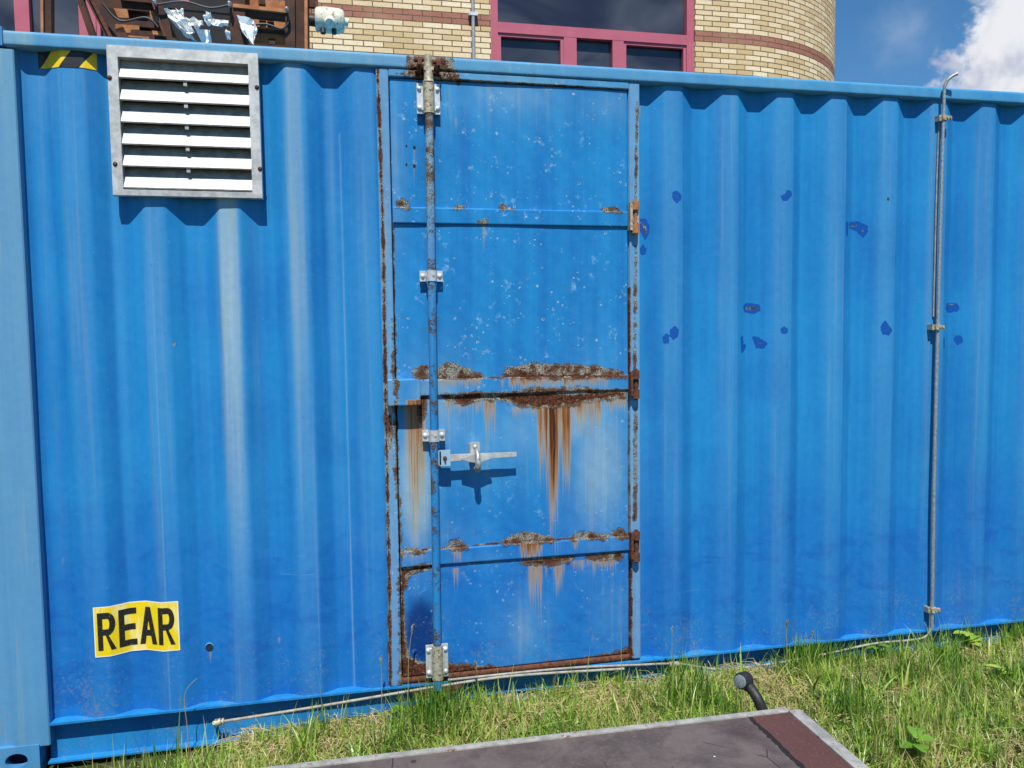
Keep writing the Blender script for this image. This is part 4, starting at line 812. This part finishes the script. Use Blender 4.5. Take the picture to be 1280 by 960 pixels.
# foil wrapping
FO = None
def foil(poly, yo, amp=.035, seed=0, dens=7, mat=M_FOIL):
    bm = bmesh.new(); r = random.Random(seed); A = [bm.verts.new(P3(x, y, YR+yo)) for x, y in poly]; f = bm.faces.new(A)
    bmesh.ops.triangulate(bm, faces=[f]); 
    for _ in range(2): bmesh.ops.subdivide_edges(bm, edges=bm.edges[:], cuts=1); bmesh.ops.triangulate(bm, faces=bm.faces[:])
    for v_ in bm.verts: v_.co += Vector((r.uniform(-.3, .3)*amp*.5, r.uniform(-1, 1)*amp, r.uniform(-.3, .3)*amp*.5))
    bm.normal_update(); return bm
fo = None
for i, (poly, yo, amp) in enumerate([([(205, 10), (219, 11), (232, 22), (238, 33), (243, 41), (239, 45), (232, 42), (222, 34), (212, 25)], -.03, .030), ([(220, 11), (230, 12), (229, 17), (222, 16)], -.03, .015), ([(231, 20), (252, 25), (256, 33), (244, 36), (234, 30)], -.02, .035), ([(256, 17), (265, 18), (266, 30), (259, 33), (255, 24)], -.05, .03), ([(263, 24), (286, 26), (286, 32), (268, 33)], -.03, .018), ([(281, 38), (288, 40), (288, 50), (284, 49)], -.03, .02), ([(244, 36), (262, 38), (265, 54), (252, 53)], .0, .004), ([(296, 19), (317, 25), (322, 38), (318, 52), (316, 57.5), (303, 40)], -.05, .018), ([(216, 24), (226, 27), (240, 44), (246, 52), (230, 44)], .02, .02)]):
    bmx = foil(poly, yo, amp, i+3)
    if fo is None: fo = bmx; acc = bpy.data.meshes.new('foil'); bmx.to_mesh(acc); bmx.free()
    else:
        t2 = bpy.data.meshes.new('t'); bmx.to_mesh(t2); bmx.free(); b3 = bmesh.new(); b3.from_mesh(acc); b3.from_mesh(t2); b3.to_mesh(acc); b3.free()
fobj = link('foil_wrapping', acc, M_FOIL); tag(fobj, 'torn crumpled silver foil hanging between the rusty struts', 'foil')
sm = fobj.modifiers.new('s', 'SOLIDIFY'); sm.thickness = .002
# white housing on a stub arm
q0 = P3(384, 21); q1 = P3(396, 23); q2 = P3(412, 26, YR-.02)
bm = bmesh.new(); tube(bm, [q0+Vector((0, .04, 0)), q1+Vector((0, .04, 0)), q1+Vector((.02, .03, 0))], .030, 14); from_bm('stub_arm', bm, M_RUB, RK, smooth=True)
strut('hanger', (394.5, -60), (396, 24), .016, M_RUSTY, .0, .03); strut('hanger', (383, 3), (396, 4), .04, M_RUSTD, .02, .03)
LH = bpy.data.objects.new('junction_housing', None); COL.objects.link(LH); LH.parent = RK; LH.location = q2-base_of(RK)
LH['label'] = 'chalky white round junction housing on a stub arm'
bm = bmesh.new(); c = q2; tube(bm, [c+Vector((-.075, 0, .004)), c+Vector((-.068, 0, .004)), c+Vector((-.03, 0, .002)), c+Vector((.05, 0, 0)), c+Vector((.072, 0, 0)), c+Vector((.078, 0, 0))], [.050, .060, .066, .064, .056, .040], 22)
from_bm('body', bm, M_WHITE, LH, smooth=True, ang=50)
bm = bmesh.new(); tube(bm, [c+Vector((.0, -.045, -.02)), c+Vector((.0, -.085, -.045))], [.030, .024], 14); from_bm('boss', bm, M_WHITE, LH, smooth=True, ang=50); bm = bmesh.new(); tube(bm, [c+Vector((.078, 0, 0)), c+Vector((.098, 0, -.004))], .022, 12); from_bm('boss', bm, M_WHITE, LH, smooth=True, ang=50)
bm = bmesh.new(); tube(bm, [c+Vector((-.035, -.03, -.055)), c+Vector((-.035, -.035, -.080))], .014, 10); from_bm('plug', bm, M_RUB, LH, smooth=True); bm = bmesh.new(); tube(bm, [c+Vector((.022, -.03, -.055)), c+Vector((.022, -.035, -.078))], .013, 10); from_bm('plug', bm, M_RUB, LH, smooth=True)

# ------------------------------------------------------------------ trailer deck in the foreground
HD = .30
cA = PZ(985, 884.5, HD); cB = PZ(350, 957, HD); ex_ = (cA-cB).normalized(); ey_ = Vector((-ex_.y, ex_.x, 0)); ang = math.atan2(ex_.y, ex_.x)
TR = empty('flat_trailer', (cA.x, cA.y, 0), 'low flat trailer with a worn brown plywood deck and grey metal edging', 'trailer')
def T(u, v, z): p = Vector((cA.x, cA.y, 0))+ex_*u+ey_*v; return Vector((p.x, p.y, z))
def tbox(bmx, u0, u1, v0, v1, z0, z1):
    M = Matrix.Translation((cA.x, cA.y, 0)) @ Matrix.Rotation(ang, 4, 'Z'); return box(bmx, u0, u1, v0, v1, z0, z1, M)
er = PZ(1001, 886, HD); er2 = PZ(1097, 960, HD)
U0, U1, V0, V1 = -3.9, .0, -1.75, .0
bm = bmesh.new(); tbox(bm, U0+.03, U1-.012, V0+.03, V1-.024, HD-.022, HD-.003); from_bm('deck_board', bm, M_DECK, TR)
bm = bmesh.new(); tbox(bm, U0, U1-.045, V1-.025, V1, HD-.09, HD+.002); from_bm('edge_trim', bm, M_TRIM, TR, bev=.003, smooth=True)
bm = bmesh.new(); tbox(bm, U1-.042, U1-.003, V1-.020, V1+.014, HD-.085, HD-.002); from_bm('corner_block', bm, M_TRIM, TR, bev=.004, smooth=True)
bm = bmesh.new(); tbox(bm, U1-.012, U1+.030, V0, V1-.022, HD-.09, HD+.003); 
for vv in (-.035, -.6, -1.2): 
    M = Matrix.Translation(T(U1+.010, vv, HD+.003)) @ Matrix.Rotation(-math.pi/2, 4, 'X'); cyl(bm, T(U1+.010, vv, HD+.003), (0, 0, 1), .006, .004, 10)
from_bm('edge_trim', bm, M_TRIM, TR, bev=.002, smooth=True)
bm = bmesh.new(); tbox(bm, U0, U1, V0-.0, V0+.026, HD-.09, HD+.002); tbox(bm, U0-.026, U0-.001, V0, V1, HD-.09, HD+.002); from_bm('edge_trim', bm, M_TRIM, TR)
bm = bmesh.new(); tbox(bm, U0+.1, U1-.1, -.35, -.29, .17, HD-.024); tbox(bm, U0+.1, U1-.1, -1.45, -1.39, .17, HD-.024)
for u in (-.2, -1.2, -2.4, -3.6): tbox(bm, u, u+.05, V0+.1, V1-.1, .20, HD-.023)
from_bm('chassis_frame', bm, M_RUSTD, TR)
for u in (-1.5, -1.95):
    for v in (-.45, -1.3):
        c = T(u, v, .135); a = ey_*.055; bm = bmesh.new(); tube(bm, [c-a, c-a*.8, c+a*.8, c+a], [.115, .135, .135, .115], 28); w_ = from_bm('wheel', bm, M_RUB, TR, smooth=True)
        bm = bmesh.new(); tube(bm, [c-a*1.08, c+a*1.08], .07, 20); from_bm('rim', bm, M_GALV, w_, smooth=True)
# marker lamp on its rubber arm
d = lambda x, y, yy: PY(x, y, yy)
y_l = cA.y+.13
lc = PY(929, 850.5, y_l); ab = PY(950, 880, cA.y+.07); 
ML = bpy.data.objects.new('marker_lamp', None); COL.objects.link(ML); ML.parent = TR; ML.location = lc-base_of(TR); ML['label'] = 'black rubber marker lamp with a clear round lens on a slanting arm'
fx = Vector((-.86, -.50, .10)).normalized()
bm = bmesh.new(); tube(bm, [lc-fx*.026, lc-fx*.022, lc+fx*.014, lc+fx*.019], [.020, .027, .028, .026], 24)
from_bm('housing', bm, M_RUB, ML, smooth=True, ang=50)
bm = bmesh.new(); ab2 = Vector((ab.x+.035, cA.y+.03, .17)); tube(bm, smoothpath([lc-fx*.004+Vector((.004, 0, -.014)), lc*.5+ab*.5+Vector((.004, 0, .004)), ab, ab2], 5), [.0195]*3+[.0175]*5+[.018]*8, 14); from_bm('arm', bm, M_RUB, ML, smooth=True)
bm = bmesh.new(); tube(bm, [lc+fx*.018, lc+fx*.024, lc+fx*.027], [.023, .0215, .009], 24); from_bm('lens', bm, M_LENS, ML, smooth=True)
bm = bmesh.new(); tube(bm, [lc-fx*.025, lc-fx*.031], [.024, .018], 20); from_bm('rear_lens', bm, M_RED, ML, smooth=True)

# ------------------------------------------------------------------ vegetation
def blades(n, px_, py_, hgt, wid, lean, tone, segs=4, flat=None, zoff=0.):
    """grass blades as curved tapering strips"""
    ang = rng.uniform(0, 2*np.pi, n); face = ang+rng.normal(0, .5, n)+np.pi/2
    V = []; al = []
    gz = ground_z(px_, py_)+zoff
    for s in range(segs+1):
        t = s/segs; bend = lean*t**1.7; hh = hgt*(t-.28*np.minimum(lean/(hgt+1e-6), 1.6)*t**2.4)
        w = wid*(1-t**1.6)*(.55+.45*min(1, t*4)) if s < segs else wid*.04
        cx = px_+np.cos(ang)*bend; cy = py_+np.sin(ang)*bend; cz = gz+hh
        dx, dy = np.cos(face)*w/2, np.sin(face)*w/2
        V.append(np.stack([cx-dx, cy-dy, cz], -1)); V.append(np.stack([cx+dx, cy+dy, cz], -1)); al += [t, t]
    V = np.stack(V, 1); nv = 2*(segs+1); base = np.arange(n)[:, None, None]*nv
    q = np.array([[2*s, 2*s+1, 2*s+3, 2*s+2] for s in range(segs)])[None]; F = (base+q).reshape(-1, 4)
    return V.reshape(-1, 3), F, np.repeat(tone, nv), np.tile(np.array(al), n)
def clump_noise(x, y):
    return .5+.25*np.sin(x*7.3+1.7*np.sin(y*5.1))+.25*np.sin(y*9.7+2*np.sin(x*3.9+1))
def on_trailer(x, y, m=.02):
    u = (x-cA.x)*ex_.x+(y-cA.y)*ex_.y; v = (x-cA.x)*ey_.x+(y-cA.y)*ey_.y; return (u < U1+.03+m) & (v < V1+m) & (v > V0-m)
LAY = []
def layer(N_, xr, yr, hf, wf, lf, tf, prob=None, zoff=0.):
    x = rng.uniform(*xr, N_); y = rng.uniform(*yr, N_); keep = ~on_trailer(x, y) & ~((y > -.14) & (x < -.42)) & ((x > -.9) | (rng.random(N_) < .10))
    if prob is not None: keep &= rng.random(N_) < prob(x, y)
    x, y = x[keep], y[keep]; n = len(x); LAY.append(blades(n, x, y, hf(x, y, n), wf(n), lf(n), np.clip(tf(x, y, n), 0, 1), zoff=zoff))
tone = lambda m, s: (lambda x, y, n: rng.normal(m+.05, s*1.6, n)+.34*(clump_noise(x*1.3, y*1.3)-.5))
def wallz(x, y): return np.clip(1-(-y-.03)/.5, 0, 1)
# short turf
layer(48000, (-1.5, 4.2), (-.72, -.015), lambda x, y, n: rng.gamma(4, .013, n)*(.7+.7*clump_noise(x, y)), lambda n: rng.uniform(.003, .0068, n), lambda n: rng.gamma(2, .020, n), tone(.48, .16), lambda x, y: .35+.55*clump_noise(x*.9, y))
layer(34000, (1.2, 4.5), (-1.9, -.60), lambda x, y, n: rng.gamma(4, .013, n)*(.7+.7*clump_noise(x, y)), lambda n: rng.uniform(.003, .0075, n), lambda n: rng.gamma(2, .024, n), tone(.52, .17), lambda x, y: np.clip(1.5*clump_noise(x*1.6, y*2.1)-.15, .05, 1))
layer(3000, (-2.2, -1.), (-1.6, -.3), lambda x, y, n: rng.gamma(4, .010, n), lambda n: rng.uniform(.002, .004, n), lambda n: rng.gamma(2, .013, n), tone(.5, .15))
# longer blades, bunched
def bunch(x, y): return np.clip(clump_noise(x*1.7+.4, y*1.6+2)*2.1-.8, .02, 1)*np.where(x>1.1, 1, .75)
layer(22000, (-.9, 4.2), (-.60, -.03), lambda x, y, n: rng.gamma(7, .0150, n)*(.55+.7*bunch(x, y)), lambda n: rng.uniform(.004, .0085, n), lambda n: rng.gamma(2.2, .026, n), tone(.42, .15), bunch)
layer(11000, (1.3, 4.3), (-1.7, -.5), lambda x, y, n: rng.gamma(6, .012, n), lambda n: rng.uniform(.004, .009, n), lambda n: rng.gamma(2.2, .032, n), tone(.46, .15), bunch)
layer(3800, (1.15, 4.3), (-1.8, -.10), lambda x, y, n: rng.gamma(5, .016, n), lambda n: rng.uniform(.007, .015, n), lambda n: rng.gamma(3, .026, n), tone(.50, .16), lambda x, y: .3+.7*clump_noise(x*2, y*3))
layer(1500, (-.6, 1.2), (-.66, -.10), lambda x, y, n: rng.gamma(5, .014, n), lambda n: rng.uniform(.006, .012, n), lambda n: rng.gamma(3, .024, n), tone(.50, .14))
layer(4500, (-.7, 4.3), (-1.7, -.04), lambda x, y, n: rng.gamma(5, .017, n), lambda n: rng.uniform(.0015, .0035, n), lambda n: rng.gamma(3, .035, n), tone(.92, .06), lambda x, y: .2+.8*clump_noise(x*3, y*2))
layer(9000, (-.7, 1.5), (-.69, -.12), lambda x, y, n: rng.gamma(7, .0155, n)*(.5+.8*clump_noise(x*2.3, y*2)), lambda n: rng.uniform(.004, .009, n), lambda n: rng.gamma(2.2, .03, n), tone(.52, .14), lambda x, y: np.clip(1.6*clump_noise(x*2.6+1, y*2)-.35, .03, 1)*np.clip((x+.75)*2, 0, 1))
# tall tufts in front of the wall
TUFTS = [(1130, 860, .12, 140, .2, .10), (1060, 900, .11, 130, .3, .10), (1200, 880, .10, 120, .25, .10), (1120, 930, .09, 110, .35, .12), (1265, 860, .12, 110, .3, .1), (1235, 945, .08, 100, .3, .1), (1030, 860, .12, 120, .55, .1), (545, 905, .20, 340, .22, .16), (520, 915, .15, 200, .18, .2), (840, 850, .17, 90, .45, .07), (700, 880, .13, 150, .45, .14), (600, 890, .14, 120, .4, .12), (760, 865, .12, 130, .5, .14), (860, 860, .13, 140, .45, .12), (985, 825, .17, 160, .35, .12), (1020, 830, .15, 160, .3, .14), (1060, 835, .12, 160, .3, .16), (1100, 830, .14, 110, .4, .14), (1185, 840, .17, 120, .3, .10), (1200, 810, .15, 100, .4, .1), (1235, 790, .14, 110, .4, .12), (1265, 790, .16, 90, .4, .1), (340, 930, .12, 110, .45, .12), (290, 940, .10, 90, .5, .12), (395, 925, .09, 90, .5, .12), (450, 915, .09, 110, .55, .14), (920, 860, .10, 110, .5, .1), (1150, 900, .10, 130, .5, .14), (650, 895, .12, 130, .45, .12), (800, 880, .11, 110, .5, .12), (1240, 900, .10, 130, .6, .16), (1210, 940, .09, 150, .6, .16), (230, 955, .07, 40, .5, .1)]
for (a, b_, h, n, tn, sp) in TUFTS:
    q = PZ(a, b_, .08); x = q.x+rng.normal(0, sp*.35, n); y = np.minimum(q.y+rng.normal(0, sp*.28, n), -.02); k_ = ~on_trailer(x, y); x, y = x[k_], y[k_]; m_ = len(x)
    LAY.append(blades(m_, x, y, h*rng.uniform(.45, 1.1, m_), rng.uniform(.004, .0095, m_), rng.gamma(2.2, h*.13, m_), np.clip(rng.normal(tn, .10, m_), 0, .8)))
def combine(layers, name, mat, label, cat, kind):
    V = []; F = []; T_ = []; A_ = []; b0 = 0
    for v, f, t, a in layers: V.append(v); F.append(f+b0); T_.append(t); A_.append(a); b0 += len(v)
    me = np_mesh(name, np.concatenate(V), np.concatenate(F), dict(tone=np.concatenate(T_), along=np.concatenate(A_))); o = link(name, me, mat); tag(o, label, cat, None, kind); return o
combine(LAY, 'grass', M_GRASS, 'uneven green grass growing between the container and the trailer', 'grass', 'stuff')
# straw: flat lying dry blades
def straw(n, xr, yr, prob, zlo=.0, zhi=.03, tn=.93):
    x = rng.uniform(*xr, n); y = rng.uniform(*yr, n); kp = ~on_trailer(x, y) & (rng.random(n) < prob(x, y)) & ~((y > -.14) & (x < -.42)); x, y = x[kp], y[kp]; n = len(x)
    L_ = rng.gamma(4, .016, n); a = rng.uniform(0, 2*np.pi, n); w = rng.uniform(.0006, .0015, n); z0 = ground_z(x, y)+rng.uniform(zlo, zhi, n); z1 = z0+rng.normal(0, .014, n)
    c, s = np.cos(a), np.sin(a); V = []
    for t in (0, .33, .66, 1.):
        cx = x+c*L_*t+.15*L_*np.sin(t*3)*s; cy = np.minimum(y+s*L_*t, -.005); cz = np.maximum(z0+(z1-z0)*t+.12*L_*np.sin(t*3.14), z0-.01)
        V.append(np.stack([cx-s*w, cy+c*w, cz], -1)); V.append(np.stack([cx+s*w, cy-c*w, cz+w*.6], -1))
    V = np.stack(V, 1).reshape(-1, 3); F = (np.arange(n)[:, None, None]*8+np.array([[0, 1, 3, 2], [2, 3, 5, 4], [4, 5, 7, 6]])[None]).reshape(-1, 4)
    return V, F, np.repeat(np.clip(rng.normal(tn, .06, n), .8, 1), 8), np.ones(len(V))
ST = [straw(24000, (-.75, 4.2), (-.50, -.005), lambda x, y: np.clip(.25+.75*wallz(x, y)*1.2, 0, 1)), straw(7000, (-.4, 1.7), (-.22, -.005), lambda x, y: np.clip(clump_noise(x*2, y)+.2, 0, 1), .02, .055), straw(26000, (1.2, 4.3), (-1.8, -.4), lambda x, y: np.clip(1.25-clump_noise(x*1.6, y*2.1)*1.5, .05, 1)), straw(3000, (-2, 1), (-1.5, -.4), lambda x, y: x*0+.5)]
combine(ST, 'dry_straw', M_STRAW, 'flattened pale straw heaped along the foot of the container', 'straw', 'stuff')
# individual dry seed stalks
def stalk(name, base, tip, mid, head, label, green=False):
    B, T2, Mi = Vector(base), Vector(tip), Vector(mid); root = empty(name, tuple(B), label, 'grass stalk', 'dry seed stalks by the container')
    P_ = smoothpath([B, B*.5+Mi*.5, Mi, T2], 5); bm = bmesh.new(); tube(bm, P_, [.0016-.0007*i/len(P_) for i in range(len(P_))], 6); o = from_bm('stem', bm, M_STRAW, root, smooth=True)
    v = o.data.attributes.new('tone', 'FLOAT', 'POINT'); v.data.foreach_set('value', np.full(len(o.data.vertices), .93 if not green else .6, np.float32))
    if head:
        bm = bmesh.new(); r = random.Random(len(name)+int(B.x*1000)); d_ = (P_[-1]-P_[-3]).normalized()
        for i in range(int(26*head)):
            t = r.random(); c = T2-d_*t*.045*head; a = r.uniform(0, 6.28); o1 = Vector((math.cos(a), math.sin(a), .5))*(.0025+.004*head*math.sin(math.pi*min(1, t+.15))); tube(bm, [c, c+o1*.5+d_*.004, c+o1+d_*.009], [.0008, .0018, .0004], 5)
        o = from_bm('seed_head', bm, M_STRAW, root, smooth=True); v = o.data.attributes.new('tone', 'FLOAT', 'POINT'); v.data.foreach_set('value', np.full(len(o.data.vertices), .95, np.float32))
STK = [((598, 880), (594, 828), (597, 850), 1.0, 'pale feathery seed head standing before the rusty door bottom'), ((508, 862), (516, 782), (511, 820), .9, 'thin dry seed stalk at the lower left corner of the door, beside the dark oval'), ((476, 890), (476, 822), (477, 850), .8, 'dry seed stalk just left of the door frame foot'), ((236, 928), (246, 848), (231, 868), 0, 'single wiry stem with a hooked tip below the small round hole'), ((840, 850), (840, 785), (840, 815), .5, 'dry stalk with a tiny round head by the right door jamb'), ((868, 845), (867, 806), (868, 825), .5, 'short dry stalk with a round head right of the door'), ((1010, 815), (1016, 790), (1012, 805), .7, 'brown bent stalk standing among the grass behind the marker lamp'), ((985, 800), (984, 778), (983, 790), .8, 'small pink-brown seed head highest above the grass behind the marker lamp')]
for (b_, t_, m_, hd, lab) in STK:
    yb = -.07 if b_[0] < 600 else -.10
    B = PY(*b_, yb); B.z = float(ground_z(B.x, yb)); stalk('seed_stalk', B, PY(*t_, yb-.01), PY(*m_, yb), hd, lab)
# broad leaved weeds
def leaf_mesh(bm, base, direc, L_, W_, up, curl=.3):
    d_ = Vector(direc).normalized(); s = d_.cross(Vector((0, 0, 1))).normalized(); prev = None
    for i in range(7):
        t = i/6; w_ = W_*math.sin(math.pi*min(1, t*.92+.06))**.8; c = Vector(base)+d_*L_*t+Vector((0, 0, up*t-curl*L_*t*t))
        w_ = w_*(1+.22*math.sin(i*5.3+base[0]*90)); row = [bm.verts.new(c-s*w_+Vector((0, 0, w_*.35))), bm.verts.new(c), bm.verts.new(c+s*w_+Vector((0, 0, w_*.35)))]
        if prev:
            for j in range(2): bm.faces.new((prev[j], prev[j+1], row[j+1], row[j]))
        prev = row
WEEDS = [(1145, 945, 5, .075, .030, .35, 'large flat broad-leaved weed at the bottom edge, beside the trailer'), (1085, 822, 5, .05, .020, .35, 'small leafy weed at the wall foot left of the upright pipe'), (1190, 805, 6, .06, .024, .55, 'bright green leafy weed right of the upright pipe'), (1250, 855, 4, .05, .020, .62, 'small yellowish weed among the straw at the right edge'), (1040, 880, 3, .045, .016, .58, 'low yellow green weed just behind the trailer corner'), (500, 900, 4, .05, .016, .35, 'small leafy weed left of the dark tall tuft')]
for (a, b_, n, L_, W_, tn, lab) in WEEDS:
    q = PZ(a, b_, .09); q.y = min(q.y, -.05); q.z = float(ground_z(q.x, q.y)); rt_ = empty('weed', tuple(q), lab, 'weed', 'broad leaved weeds in the grass'); a0 = random.uniform(0, 6)
    for i in range(n):
        bm = bmesh.new(); aa = a0+i*2*math.pi/n+random.uniform(-.3, .3); leaf_mesh(bm, q+Vector((0, 0, .05+.01*i)), (math.cos(aa), math.sin(aa), 0), L_*random.uniform(.8, 1.2), W_*random.uniform(.8, 1.1), .02, .25); tube(bm, [q, q+Vector((0, 0, .052+.01*i))], .0015, 5)
        o = from_bm('leaf', bm, M_GRASS, rt_, smooth=True); v = o.data.attributes.new('tone', 'FLOAT', 'POINT'); v.data.foreach_set('value', np.full(len(o.data.vertices), tn+random.uniform(-.06, .06), np.float32)); v = o.data.attributes.new('along', 'FLOAT', 'POINT'); v.data.foreach_set('value', np.ones(len(o.data.vertices), np.float32))
